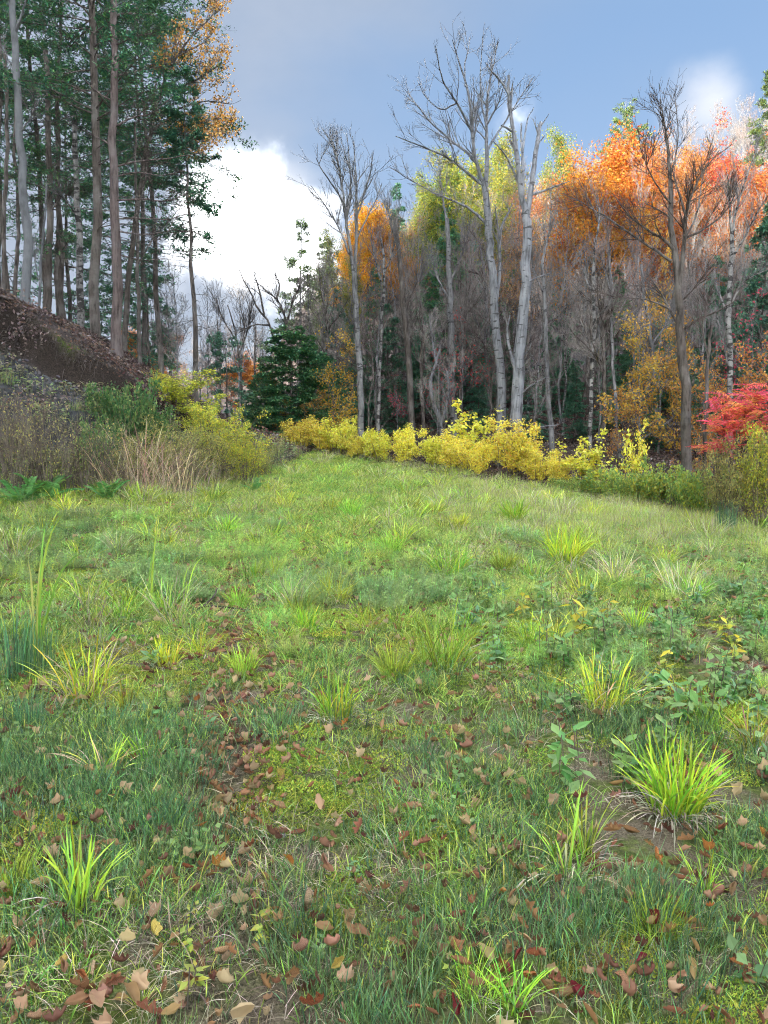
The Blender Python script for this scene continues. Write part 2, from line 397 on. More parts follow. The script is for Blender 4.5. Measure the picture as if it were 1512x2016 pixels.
gattr('track', np.exp(-((X + 0.05 + 0.19 * Y) / 0.17) ** 2) * sm(11, 5, Y))
gattr('far', sm(7, 16, Y))
m, ns, ln = new_mat('meadow_soil')
t = mnode(ns, 'ShaderNodeTexCoord')
def gn(scale, detail, rough=0.6):
    n = mnode(ns, 'ShaderNodeTexNoise'); n.inputs['Scale'].default_value = scale; n.inputs['Detail'].default_value = detail; n.inputs['Roughness'].default_value = rough
    ln.new(t.outputs['Object'], n.inputs['Vector']); return n.outputs['Fac']
def ga(name):
    a = mnode(ns, 'ShaderNodeAttribute'); a.attribute_name = name; return a.outputs['Fac']
def gmap(x, a, b, lo=0, hi=1):
    n = mnode(ns, 'ShaderNodeMapRange'); ln.new(x, n.inputs[0])
    for q, w in enumerate((a, b, lo, hi)): n.inputs[q + 1].default_value = w
    return n.outputs[0]
def gmix(f, a, b):
    n = mnode(ns, 'ShaderNodeMix', data_type='RGBA')
    if isinstance(f, float): n.inputs[0].default_value = f
    else: ln.new(f, n.inputs[0])
    for q, w in ((6, a), (7, b)):
        if isinstance(w, tuple): n.inputs[q].default_value = (*w, 1)
        else: ln.new(w, n.inputs[q])
    return n.outputs[2]
def gmul(a, b):
    n = mnode(ns, 'ShaderNodeMath', operation='MULTIPLY'); ln.new(a, n.inputs[0])
    if isinstance(b, float): n.inputs[1].default_value = b
    else: ln.new(b, n.inputs[1])
    return n.outputs[0]
big, mid, fine, grit = gn(0.9, 4), gn(5, 5), gn(30, 6, 0.7), gn(120, 4, 0.7)
moss = gmix(gmap(fine, 0.35, 0.65), (0.035, 0.06, 0.014), (0.15, 0.20, 0.04))
thatch = gmix(gmap(grit, 0.3, 0.7), (0.05, 0.04, 0.028), (0.25, 0.21, 0.15))
soilc = gmix(gmap(grit, 0.35, 0.65), (0.03, 0.024, 0.018), (0.11, 0.085, 0.06))
mead = gmix(gmap(mid, 0.44, 0.58), moss, thatch)
mead = gmix(gmap(big, 0.5, 0.72, 0, 0.7), mead, soilc)
mead = gmix(gmul(ga('track'), 0.85), mead, gmix(gmap(fine, 0.4, 0.6), soilc, thatch))
litc = gmix(gmap(fine, 0.35, 0.65), (0.03, 0.026, 0.026), (0.095, 0.078, 0.075))
litc = gmix(gmap(grit, 0.5, 0.75), litc, (0.18, 0.145, 0.135))
scr = gmix(gmap(mid, 0.35, 0.65), (0.02, 0.022, 0.025), (0.085, 0.092, 0.105))
scr = gmix(gmap(fine, 0.42, 0.7), scr, (0.07, 0.066, 0.06))
colr = gmix(ga('litter'), mead, litc)
colr = gmix(ga('scree'), colr, scr)
colr = gmix(ga('scarp'), colr, gmix(gmap(fine, 0.4, 0.65), (0.018, 0.014, 0.012), (0.06, 0.046, 0.038)))
p = mnode(ns, 'ShaderNodeBsdfPrincipled'); p.inputs['Roughness'].default_value = 0.95; p.inputs['Specular IOR Level'].default_value = 0.15
ln.new(colr, p.inputs['Base Color'])
bp = mnode(ns, 'ShaderNodeBump'); bp.inputs['Strength'].default_value = 0.9; bp.inputs['Distance'].default_value = 0.03; ln.new(fine, bp.inputs['Height']); ln.new(bp.outputs[0], p.inputs['Normal'])
o = mnode(ns, 'ShaderNodeOutputMaterial'); ln.new(p.outputs[0], o.inputs[0])
gm.materials.append(m)
tag(obj('ground', gm), kind='structure')

# ------------------------------------------------------------------ scattering of uncountable stuff
PROTO = {}
def scatter(name, meshes, pts, rot, scl, idx, label):
    coll = bpy.data.collections.new('patches_' + name)
    for q, me in enumerate(meshes):
        coll.objects.link(bpy.data.objects.new('patch_%s_%02d' % (name, q), me))
    me = bpy.data.meshes.new(name); n = len(pts)
    me.vertices.add(n); me.vertices.foreach_set('co', np.asarray(pts, np.float32).ravel())
    a = me.attributes.new('rot', 'FLOAT_VECTOR', 'POINT'); a.data.foreach_set('vector', np.asarray(rot, np.float32).ravel())
    a = me.attributes.new('scl', 'FLOAT_VECTOR', 'POINT'); a.data.foreach_set('vector', np.asarray(scl, np.float32).ravel())
    a = me.attributes.new('pick', 'INT', 'POINT'); a.data.foreach_set('value', np.asarray(idx, np.int32).ravel())
    ng = bpy.data.node_groups.new('scatter_' + name, 'GeometryNodeTree')
    ng.interface.new_socket('Geometry', in_out='INPUT', socket_type='NodeSocketGeometry')
    ng.interface.new_socket('Geometry', in_out='OUTPUT', socket_type='NodeSocketGeometry')
    N = ng.nodes; Lk = ng.links
    gi = N.new('NodeGroupInput'); go = N.new('NodeGroupOutput'); ip = N.new('GeometryNodeInstanceOnPoints')
    ci = N.new('GeometryNodeCollectionInfo'); ci.inputs['Collection'].default_value = coll
    ci.inputs['Separate Children'].default_value = True; ci.inputs['Reset Children'].default_value = True
    def na(nm, ty):
        q = N.new('GeometryNodeInputNamedAttribute'); q.data_type = ty; q.inputs['Name'].default_value = nm
        return [s for s in q.outputs if s.enabled and s.name == 'Attribute'][0]
    Lk.new(gi.outputs[0], ip.inputs['Points']); Lk.new(ci.outputs[0], ip.inputs['Instance'])
    ip.inputs['Pick Instance'].default_value = True
    Lk.new(na('pick', 'INT'), ip.inputs['Instance Index']); Lk.new(na('rot', 'FLOAT_VECTOR'), ip.inputs['Rotation']); Lk.new(na('scl', 'FLOAT_VECTOR'), ip.inputs['Scale'])
    Lk.new(ip.outputs[0], go.inputs[0])
    o = obj(name, me); md = o.modifiers.new('scatter', 'NODES'); md.node_group = ng
    tag(o, label, name.split('_')[-1], kind='stuff')
    return o
# ------------------------------------------------------------------ tree growing
def bare_tree(seed, H, r0, limbs=16, spread=1.0, n3=420, n4=1500, up=0.22, z0=0.35, bark=None, twig=None, lean=0.0, leafy=False):
    """a leafless broadleaved tree -> [('trunk', mesh), ('crown', mesh)] plus its fine branches for leaves"""
    rng = np.random.default_rng(seed)
    n = 14; zz = np.linspace(-0.35, H, n)
    P = np.zeros((1, n, 3)); w = np.cumsum(rng.normal(0, 0.010 * H, (n, 2)), 0); w[0] = 0
    P[0, :, :2] = w * 0.6 + lean * zz[:, None] * np.array([1, 0.3]); P[0, :, 2] = zz
    R = (r0 * (1 - np.linspace(0, 1, n) ** 1.15 * 0.93))[None]
    R[0, 0] *= 1.35
    l1, q1 = spawn(rng, P, R, limbs, (z0, 0.97), (28, 58), (0.30 * spread, 0.46 * spread), up=up, npts=8, wob=0.11, rr=0.55, rmin=0.012, shape=0.55)
    l2, q2 = spawn(rng, np.concatenate([l1]), q1, limbs * 6, (0.2, 1.0), (25, 55), (0.35, 0.6), up=up * 0.8, npts=6, wob=0.15, rr=0.6, rmin=0.008)
    l3, q3 = spawn(rng, l2, q2, n3, (0.15, 1.0), (25, 60), (0.4, 0.75), up=up * 0.6, npts=5, wob=0.17, rr=0.65, rmin=0.0055)
    l4, q4 = spawn(rng, l3, q3, n4, (0.15, 1.0), (25, 60), (0.35, 0.8), up=up * 0.5, npts=4, wob=0.18, rr=0.7, rmin=0.0045)
    g = Geo(); tubes(g, P, R, 8); tubes(g, l1, q1, 5)
    if leafy:
        tubes(g, l2, q2, 4); tubes(g, l3, q3, 3); tubes(g, l4, q4, 3); return [('trunk', g.mesh('trunk', bark, True))], (l2, l3, l4)
    tr = g.mesh('trunk', bark, True)
    g = Geo(); tubes(g, l2, q2, 4); tubes(g, l3, q3, 3); tubes(g, l4, q4, 3); cr_ = g.mesh('crown', twig)
    return [('trunk', tr), ('crown', cr_)], (l2, l3, l4)
def leafy_tree(seed, H, r0, cols, n, size=0.14, limbs=16, spread=1.0, z0=0.4, bark=None, scatter_r=0.18, n3=320, n4=900, up=0.2, aspect=0.36):
    rng = np.random.default_rng(seed + 500)
    parts, (l2, l3, l4) = bare_tree(seed, H, r0, limbs, spread, n3, n4, up, z0, bark, B_TWIG, leafy=True)
    tips = np.concatenate([l3[:, 2:].reshape(-1, 3), l4[:, 1:].reshape(-1, 3)])
    p = tips[rng.integers(0, len(tips), n)] + rng.normal(0, scatter_r, (n, 3))
    d = rvec(rng, n); d[:, 2] -= 0.5
    g = Geo(); leaves(g, p, d, rvec(rng, n) + np.array([0, 0, 0.7]), rng.uniform(0.7, 1.3, n) * size, rng.uniform(0.8, 1.2, n) * size * aspect, pick(rng, cols, n))
    lm = g.mesh('crown', M_LEAF)
    return [parts[0], ('crown', lm)]
def conifer(seed, H, r0, Lmax, nb, nsub, nl, cols, z0=0.1, droop=-0.05, leaf=(0.10, 0.2), lw=0.16, bark=None, prof=0.8, ragged=0.35, flat=0.85, lean=0.0, upturn=0.0, dead=0):
    """hemlock or pine: straight trunk, whorled boughs, flat sprays of needles"""
    rng = np.random.default_rng(seed)
    n = 12; zz = np.linspace(-0.4, H, n)
    P = np.zeros((1, n, 3)); P[0, :, 2] = zz; P[0, :, :2] = np.cumsum(rng.normal(0, 0.004 * H, (n, 2)), 0) + lean * zz[:, None] * np.array([1, 0.2])
    P[0, 0, :2] = 0
    R = (r0 * (1 - np.linspace(0, 1, n) * 0.92))[None]
    def boughs(nb, z0, z1, Lmax, droop, rr=0.3):
        t = z0 + (z1 - z0) * rng.uniform(0, 1, nb) ** 0.9; z = t * H
        ctr = np.stack([np.interp(z, zz, P[0, :, q]) for q in range(3)], 1)
        a = rng.uniform(0, 2 * math.pi, nb); L = Lmax * np.clip(1 - t, 0.03, 1) ** prof * rng.uniform(1 - ragged, 1 + ragged * 0.4, nb) + 0.12
        d = np.stack([np.cos(a), np.sin(a), rng.normal(droop + 0.35 * t, 0.12, nb)], 1); d = norm(d)
        B = np.empty((nb, 7, 3)); B[:, 0] = ctr
        for k in range(1, 7):
            d = d + rng.normal(0, 0.07, (nb, 3)); d[:, 2] += -0.045 + upturn * k * 0.02; d = norm(d); B[:, k] = B[:, k - 1] + d * (L / 6)[:, None]
        rb = np.interp(z, zz, R[0]) * rr
        return B, np.maximum(rb[:, None] * np.linspace(1, 0.15, 7)[None], 0.005)
    b1, q1 = boughs(nb, z0, 0.99, Lmax, droop)
    s1, r1 = spawn(rng, b1, q1, nsub, (0.22, 1.0), (30, 65), (0.25, 0.5), up=-0.04, npts=5, wob=0.1, rr=0.5, rmin=0.0035, shape=0.6, flat=flat)
    g = Geo(); tubes(g, P, R, 9)
    if dead:
        b2, q2 = boughs(dead, 0.12, z0 + 0.15, Lmax * 0.75, -0.02, 0.16); tubes(g, b2, q2 , 4)
        s2, r2 = spawn(rng, b2, q2, dead * 5, (0.3, 1.0), (25, 55), (0.2, 0.4), up=0.0, npts=4, wob=0.12, rr=0.5, rmin=0.003); tubes(g, s2, r2, 3)
    tubes(g, b1, q1, 4); tubes(g, s1[:, ::2], r1[:, ::2], 3)
    tr = g.mesh('trunk', bark, True)
    # needle sprays along the sub-boughs and bough ends
    allp = np.concatenate([s1, b1[:, 2:]]); 
    b = rng.integers(0, len(allp), nl); t = rng.uniform(0.1, 1, nl) * 3.999; i = t.astype(int); f = (t - i)[:, None]
    pos = allp[b, i] * (1 - f) + allp[b, i + 1] * f; tan = norm(allp[b, i + 1] - allp[b, i])
    sd = norm(np.cross(tan, np.array([0, 0, 1.0]))) * rng.choice([-1, 1], nl)[:, None]
    d = norm(tan * rng.uniform(0.3, 1.0, (nl, 1)) + sd * rng.uniform(0.2, 1.0, (nl, 1)) + rng.normal(0, 0.28 + (1 - flat), (nl, 3)))
    L = rng.uniform(leaf[0], leaf[1], nl)
    g = Geo(); leaves(g, pos + rng.normal(0, 0.025, (nl, 3)), d, np.array([0, 0, 1.0]) + rng.normal(0, 0.4, (nl, 3)), L, L * lw, pick(rng, cols, nl, 0.25), 0.0)
    return [('trunk', tr), ('crown', g.mesh('crown', M_NEEDLE))]

HEM = [(0.035, 0.135, 0.075), (0.05, 0.175, 0.085), (0.075, 0.21, 0.09), (0.115, 0.24, 0.08)]
HEMB = [(0.055, 0.165, 0.115), (0.075, 0.21, 0.13), (0.11, 0.25, 0.135)]
PINE = [(0.11, 0.18, 0.07), (0.16, 0.22, 0.06), (0.22, 0.27, 0.07), (0.08, 0.14, 0.08)]
YGRN = [(0.199, 0.245, 0.031), (0.26, 0.275, 0.031), (0.122, 0.184, 0.039), (0.291, 0.26, 0.039), (0.077, 0.122, 0.039)]
ORNG = [(0.44, 0.15, 0.02), (0.47, 0.19, 0.02), (0.38, 0.11, 0.02), (0.45, 0.24, 0.05)]
GOLD = [(0.72, 0.40, 0.02), (0.70, 0.33, 0.02), (0.66, 0.46, 0.03)]
RUST = [(0.34, 0.10, 0.04), (0.40, 0.145, 0.045), (0.28, 0.085, 0.045), (0.37, 0.18, 0.08)]
REDO = [(0.42, 0.075, 0.03), (0.46, 0.13, 0.03), (0.38, 0.055, 0.045), (0.42, 0.18, 0.06)]
TAN = [(0.331, 0.187, 0.094), (0.374, 0.23, 0.108), (0.288, 0.144, 0.072), (0.396, 0.259, 0.072)]
YEL = [(0.66, 0.52, 0.04), (0.60, 0.44, 0.04), (0.52, 0.46, 0.06)]

# --- prototypes shared by the trees of the wood
BT = [bare_tree(11, 15, 0.15, 26, 0.75, 620, 2300, 0.25, 0.32, B_GREY, B_TWIG)[0],
      bare_tree(12, 14, 0.12, 26, 0.70, 620, 2400, 0.30, 0.34, B_GREY, B_TWIGPINK)[0],
      bare_tree(13, 16, 0.17, 26, 0.80, 620, 2300, 0.22, 0.36, B_DARK, B_TWIG)[0],
      bare_tree(14, 13, 0.10, 24, 0.75, 560, 2200, 0.28, 0.30, B_GREY, B_TWIGPINK)[0],
      bare_tree(15, 15, 0.12, 26, 0.65, 600, 2300, 0.34, 0.34, B_BIRCH, B_TWIG)[0],
      bare_tree(16, 9, 0.055, 20, 0.80, 420, 1500, 0.18, 0.12, B_GREY, B_TWIG)[0],
      bare_tree(17, 7, 0.042, 18, 0.9, 380, 1300, 0.10, 0.10, B_DARK, B_TWIGDARK)[0]]
HM = [conifer(21, 13, 0.16, 3.0, 130, 1500, 30000, HEM, 0.06, -0.08, (0.12, 0.26), 0.2, bark=B_DARK),
      conifer(22, 10, 0.12, 2.6, 120, 1300, 24000, HEMB, 0.05, -0.1, (0.12, 0.24), 0.2, bark=B_DARK),
      conifer(23, 7, 0.08, 2.1, 110, 1200, 24000, HEMB, 0.03, -0.1, (0.10, 0.2), 0.2, bark=B_DARK)]
PN3 = conifer(34, 16, 0.16, 3.6, 64, 620, 9500, [(0.24, 0.32, 0.15), (0.32, 0.38, 0.18), (0.18, 0.26, 0.13)], 0.3, 0.05, (0.2, 0.4), 0.10, B_GREY, 0.8, 0.4, 0.75, upturn=0.25)
PN = [conifer(31, 16, 0.2, 3.0, 150, 1800, 28000, PINE, 0.2, 0.0, (0.12, 0.24), 0.09, B_GREY, 0.75, 0.5, 0.6, upturn=0.2),
      None,
      conifer(33, 17, 0.2, 3.8, 70, 700, 20000, PINE, 0.4, 0.1, (0.12, 0.26), 0.10, B_GREY, 0.5, 0.5, 0.5, upturn=0.6)]
LT = {'orange': leafy_tree(41, 13, 0.17, ORNG, 19000, 0.135, 24, 1.05, 0.52, B_DARK, 0.34),
      'gold': leafy_tree(42, 13, 0.15, GOLD, 17000, 0.14, 20, 0.75, 0.45, B_GREY, 0.25, up=0.3),
      'rust': leafy_tree(43, 13, 0.16, RUST, 8000, 0.12, 24, 1.05, 0.42, B_GREY, 0.2),
      'red': leafy_tree(44, 13, 0.16, REDO, 12000, 0.125, 22, 1.0, 0.42, B_GREY, 0.22),
      'tan': leafy_tree(45, 13, 0.15, TAN, 6500, 0.115, 22, 0.95, 0.4, B_GREY, 0.2),
      'ygreen': leafy_tree(46, 13, 0.15, YGRN, 20000, 0.125, 24, 0.95, 0.4, B_GREY, 0.25, up=0.3),
      'beech': leafy_tree(47, 6, 0.05, [(0.50, 0.25, 0.06), (0.42, 0.18, 0.05), (0.52, 0.34, 0.08)], 1900, 0.12, 14, 1.1, 0.16, B_SMOOTH, 0.1, up=0.0),
      'goldsap': leafy_tree(48, 6, 0.05, [(0.56, 0.36, 0.05), (0.50, 0.30, 0.06), (0.40, 0.30, 0.07)], 2200, 0.12, 14, 1.1, 0.2, B_GREY, 0.12, up=0.0),
      'redsap': leafy_tree(49, 5, 0.04, [(0.46, 0.09, 0.10), (0.40, 0.08, 0.09)], 380, 0.11, 12, 1.1, 0.3, B_GREY, 0.1, up=0.05)}

# --- trees whose limbs are drawn after the photograph
def hero(name, d, limbs, bark, twig, label, cat='tree', group=None, n2=40, n3=200, n4=600, tw=(0.35, 0.7), up=0.18, seed=1, leafcols=None, nleaf=0, lsize=0.1, depth=0.6, t2=(0.35, 1.0), len2=(0.5, 1.3), skip=1, dead_ends=False):
    """limbs: [(points [(u,v),...], width0, width1, depth offset at the end)] in pixels of the photograph"""
    rng = np.random.default_rng(seed)
    base = pix(limbs[0][0][0][0], limbs[0][0][0][1], d); b = np.array((base[0], d, tz(base[0], d)))
    Ps, Rs = [], []
    for q, (pts, w0, w1, dy) in enumerate(limbs):
        m = len(pts); dd = [l for l in np.linspace(0, 1, m)]
        d0 = 0.0
        if q:   # start at the depth of the nearest trunk point
            s = pix(pts[0][0], pts[0][1], d); allp = np.concatenate(Ps)
            d0 = allp[np.argmin(np.linalg.norm((allp - s + b)[:, [0, 2]] * np.array([1, 1]) - 0, axis=1))][1] if False else allp[np.argmin(np.abs(allp[:, 0] + b[0] - s[0]) + np.abs(allp[:, 2] + b[2] - s[2]))][1]
        w = np.array([pix(u, v, d + d0 + dy * k ** 1.2) for (u, v), k in zip(pts, dd)])
        if q == 0: w = np.vstack([b - np.array((0, 0, 0.35)), w[1:]]) if abs(w[0][2] - b[2]) < 1.2 else np.vstack([b - np.array((0, 0, 0.35)), w])
        c = cr(w - b, 16); L = np.linalg.norm(np.diff(c, axis=0), axis=1).sum()
        c[1:-1] += rng.normal(0, 0.0025 * L, (14, 3))
        r = np.linspace(w0, w1, 16) * 0.5 / F * d
        if q == 0: r[0] *= 1.35
        Ps.append(c); Rs.append(r)
    P = np.stack(Ps); R = np.stack(Rs)
    gt = Geo(); tubes(gt, P, R, 8); parts = []
    if n2:
        l2, q2 = spawn(rng, P[skip:], R[skip:], n2, t2, (20, 46), len2, rel=False, up=up, npts=7, wob=0.07, rr=0.5, rmin=0.0075, shape=0.4)
        l3, q3 = spawn(rng, np.concatenate([l2]), q2, n3, (0.1, 0.95), (18, 42), tw, up=up, npts=6, wob=0.07, rr=0.55, rmin=0.005, shape=0.3)
        g = gt if nleaf else Geo(); tubes(g, l2, q2, 4); tubes(g, l3, q3, 3)
        if n4:
            l4, q4 = spawn(rng, l3, q3, n4, (0.1, 0.95), (18, 42), (0.35, 0.75), up=up, npts=5, wob=0.08, rr=0.6, rmin=0.0038, shape=0.3)
            tubes(g, l4, q4, 3)
        if not nleaf: parts.append(('crown', g.mesh('crown', twig)))
        if nleaf:
            tips = np.concatenate([l3.reshape(-1, 3)] + ([l4.reshape(-1, 3)] if n4 else []))
            p_ = tips[rng.integers(0, len(tips), nleaf)] + rng.normal(0, 0.1, (nleaf, 3)); dd = rvec(rng, nleaf); dd[:, 2] -= 0.5
            g = Geo(); leaves(g, p_, dd, rvec(rng, nleaf) + np.array([0, 0, 0.6]), rng.uniform(0.7, 1.3, nleaf) * lsize, lsize * 0.36, pick(rng, leafcols, nleaf))
            parts.append(('crown', g.mesh('crown', M_LEAF)))
    parts.insert(0, ('trunk', gt.mesh('trunk', bark, True)))
    return thing(name, parts, b, label, cat, group)

# the pair of pale trunks by the yellow shrubs
hero('bare_tree', 24.0, [
    ([(987, 885), (985, 760), (976, 620), (966, 500), (961, 440), (954, 369)], 20, 12, 0.0),
    ([(954, 369), (946, 345), (937, 319), (930, 267), (927, 215), (916, 156), (900, 113), (891, 78)], 9, 1.6, -1.0),
    ([(956, 368), (959, 302), (958, 244), (961, 180), (969, 142), (981, 82)], 9, 1.6, 1.2),
    ([(927, 255), (900, 203), (872, 158), (859, 95)], 5, 1.4, -1.8),
    ([(937, 319), (911, 293), (862, 255), (818, 203), (802, 180)], 6, 1.4, 1.6),
    ([(948, 363), (917, 337), (882, 311), (833, 290), (779, 268)], 6, 1.4, -1.6),
    ([(958, 440), (923, 410), (876, 389), (818, 360), (768, 330)], 6, 1.4, 1.4),
    ([(958, 250), (948, 200), (946, 150), (950, 72)], 4.5, 1.4, 0.4),
    ([(959, 245), (975, 215), (986, 190), (996, 150)], 4, 1.3, -0.8),
    ([(959, 297), (972, 273), (1000, 232), (1025, 190), (1052, 150)], 5, 1.3, 1.4),
    ([(916, 170), (915, 130), (922, 95), (925, 75)], 3, 1.2, 0.8),
    ([(930, 267), (935, 225), (944, 190)], 3.5, 1.3, 1.0),
    ([(975, 600), (984, 540), (985, 460), (1000, 420), (1010, 400)], 8, 2.0, 0.8),
    ([(984, 470), (978, 430), (975, 405)], 5, 1.5, -0.5),
    ([(900, 203), (868, 215), (838, 190), (822, 158)], 3, 1.2, 0.8),
], B_PALE, B_TWIGMID, 'tall pale grey tree with a wide bare fan of twigs, left of the pair', n2=120, n3=560, n4=1500, up=0.06, seed=101, len2=(0.65, 1.5), t2=(0.25, 0.95))
hero('dead_tree', 23.4, [
    ([(1015, 905), (1018, 800), (1021, 700), (1030, 610), (1036, 520), (1038, 447), (1037, 410)], 27, 16, 0.0),
    ([(1036, 420), (1026, 375), (1018, 302), (1008, 244), (1002, 183), (1001, 148)], 12, 4.5, -0.5),
    ([(1037, 420), (1048, 360), (1054, 308), (1060, 265), (1065, 241)], 12, 6, 0.6),
    ([(1002, 186), (990, 165), (978, 151), (966, 138), (956, 123)], 5, 1.8, -0.4),
    ([(1005, 215), (1008, 185), (1009, 165)], 4, 2.5, 0.3),
    ([(1029, 380), (1030, 331), (1027, 285), (1026, 243)], 8, 3, 0.8),
    ([(1029, 300), (1034, 262), (1040, 232), (1051, 212)], 4, 1.5, 1.0),
    ([(1024, 365), (1010, 335), (993, 302), (971, 278)], 6, 2.0, -0.8),
    ([(1007, 258), (998, 252), (987, 247)], 5, 2.5, -0.5),
    ([(1048, 383), (1080, 372), (1100, 364), (1121, 357)], 5, 1.6, -0.6),
    ([(1058, 285), (1066, 275), (1071, 268)], 3, 2, 0.3),
    ([(1020, 745), (1006, 700), (998, 655), (1004, 620)], 8, 2.5, -0.6),
    ([(1033, 560), (1060, 545), (1085, 538)], 4, 1.5, -0.8),
    ([(1022, 780), (1042, 762), (1075, 742)], 4, 1.5, -0.7),
    ([(1030, 700), (1040, 690), (1046, 676)], 4, 1.5, -0.5),
    ([(1018, 860), (1060, 842), (1100, 836)], 4, 1.8, -0.6),
], B_DEAD, B_TWIGMID, 'dead bleached tree with snapped tops, right of the pair', n2=16, n3=30, n4=60, seed=102, len2=(0.3, 0.9), t2=(0.4, 0.9))
hero('bare_tree', 25.5, [
    ([(713, 890), (709, 760), (701, 620), (697, 545)], 14, 9, 0.0),
    ([(697, 545), (684, 450), (676, 390), (667, 330), (650, 268)], 7, 1.4, -0.8),
    ([(698, 545), (702, 470), (702, 400), (700, 340), (694, 268)], 7, 1.4, 0.6),
    ([(688, 500), (668, 450), (640, 405), (612, 365)], 5, 1.3, 0.9),
    ([(681, 430), (690, 380), (688, 320), (683, 262)], 4, 1.3, -0.4),
    ([(702, 430), (716, 385), (728, 345), (735, 300)], 4, 1.3, -0.9),
    ([(678, 400), (655, 365), (634, 335), (622, 310)], 3.5, 1.2, -0.9),
    ([(702, 470), (722, 430), (742, 390), (752, 360)], 3.5, 1.2, 0.8),
    ([(668, 335), (660, 300), (643, 262)], 3, 1.2, 0.6),
], B_GREY, B_TWIGMID, 'slim grey tree forking high into two bare stems against the sky', n2=90, n3=420, n4=1100, up=0.10, seed=103, len2=(0.65, 1.5), t2=(0.25, 0.95))
hero('bare_tree', 17.0, [
    ([(1355, 920), (1349, 790), (1342, 680), (1337, 600), (1328, 520), (1321, 430), (1320, 354)], 21, 8, 0.0),
    ([(1320, 360), (1315, 290), (1306, 235), (1299, 195)], 7, 1.4, 0.5),
    ([(1337, 570), (1345, 500), (1350, 429), (1362, 384), (1383, 339), (1416, 296)], 10, 1.5, -1.0),
    ([(1330, 495), (1305, 470), (1281, 456), (1240, 425), (1205, 380)], 7, 1.4, -0.9),
    ([(1322, 515), (1280, 485), (1239, 459), (1190, 425), (1150, 402), (1108, 380)], 6, 1.3, 1.2),
    ([(1351, 430), (1340, 390), (1329, 357), (1322, 320)], 5, 1.4, 0.4),
    ([(1348, 470), (1372, 420), (1380, 370), (1382, 320)], 5, 1.4, 1.0),
    ([(1320, 400), (1296, 370), (1275, 330), (1265, 300)], 4, 1.3, -0.9),
    ([(1340, 650), (1318, 608), (1300, 575), (1281, 547)], 6, 1.4, 0.8),
    ([(1318, 608), (1280, 592), (1240, 586), (1200, 588)], 4, 1.2, -0.6),
    ([(1347, 648), (1376, 628), (1417, 611), (1450, 590)], 6, 1.4, -0.8),
    ([(1345, 590), (1375, 560), (1400, 545)], 4, 1.3, -0.8),
    ([(1349, 470), (1388, 450), (1425, 420), (1450, 380)], 5, 1.3, -0.5),
    ([(1321, 430), (1300, 415), (1270, 400)], 4, 1.2, -0.6),
    ([(1318, 350), (1330, 310), (1335, 255), (1330, 200)], 4, 1.2, 0.3),
], B_DARK, B_TWIGDARK, 'dark bare tree with many rising limbs in front of the orange oak', n2=130, n3=560, n4=1300, up=0.07, seed=104, len2=(0.5, 1.25), t2=(0.25, 0.95))
hero('bare_tree', 21.0, [
    ([(1437, 930), (1437, 760), (1436, 620), (1440, 520), (1442, 470)], 12, 7, 0.0),
    ([(1442, 470), (1448, 420), (1462, 370), (1480, 320), (1490, 280)], 5, 1.3, 0.6),
    ([(1440, 510), (1465, 470), (1490, 420), (1515, 380)], 5, 1.3, -0.8),
    ([(1440, 490), (1438, 430), (1436, 380), (1430, 330)], 5, 1.3, -0.4),
    ([(1437, 640), (1425, 600), (1412, 570), (1405, 530)], 4, 1.2, 0.6),
    ([(1438, 600), (1460, 560), (1480, 545), (1512, 530)], 4, 1.2, -0.6),
    ([(1437, 760), (1428, 690), (1415, 640), (1408, 600)], 5, 1.4, 0.5),
], B_BIRCH, B_TWIGMID, 'mottled pale trunk rising behind the red sumac', n2=90, n3=460, n4=1000, seed=105, len2=(0.5, 1.2), t2=(0.25, 1.0))
hero('birch_tree', 24.0, [
    ([(1160, 900), (1163, 800), (1166, 700), (1170, 640), (1168, 560), (1172, 470)], 9, 5, 0.0),
    ([(1170, 650), (1180, 620), (1198, 600)], 4, 1.4, -0.6), ([(1168, 580), (1150, 540), (1140, 490)], 4, 1.2, 0.6),
    ([(1172, 480), (1180, 430), (1178, 390)], 4, 1.2, 0.2)],
    B_BIRCH, B_TWIGMID, 'thin birch with white mottled bark between the dead tree and dark tree', n2=40, n3=150, n4=300, seed=106, len2=(0.5, 1.3))
hero('bare_tree', 26.0, [
    ([(1088, 900), (1080, 780), (1075, 690), (1072, 600), (1066, 520)], 11, 6, 0.0),
    ([(1066, 520), (1080, 460), (1086, 400)], 5, 1.3, 0.4), ([(1072, 580), (1050, 530), (1046, 470)], 4, 1.2, -0.4)],
    B_GREY, B_TWIGMID, 'leaning grey trunk just right of the bleached dead tree', n2=40, n3=150, n4=300, seed=107, len2=(0.5, 1.3))
hero('bare_tree', 30.0, [
    ([(893, 870), (889, 720), (886, 600), (883, 520), (880, 430)], 16, 8, 0.0),
    ([(880, 440), (870, 380), (866, 340)], 5, 1.4, 0.4), ([(885, 560), (910, 500), (925, 450)], 5, 1.3, -0.6), ([(885, 590), (858, 540), (848, 480)], 5, 1.3, 0.6)],
    B_GREY, B_TWIGMID, 'straight grey trunk between the forked tree and the pale pair', n2=50, n3=200, n4=380, seed=108, len2=(0.6, 1.6))
hero('bare_tree', 29.0, [
    ([(813, 870), (808, 760), (800, 660), (792, 590), (786, 500), (780, 430)], 14, 7, 0.0),
    ([(786, 500), (770, 440), (762, 400)], 5, 1.3, 0.5), ([(795, 610), (820, 560), (835, 500)], 5, 1.3, -0.6)],
    B_DARK, B_TWIGMID, 'dark grey trunk leaning left, second right of the forked tree', n2=50, n3=200, n4=380, seed=109, len2=(0.6, 1.6))
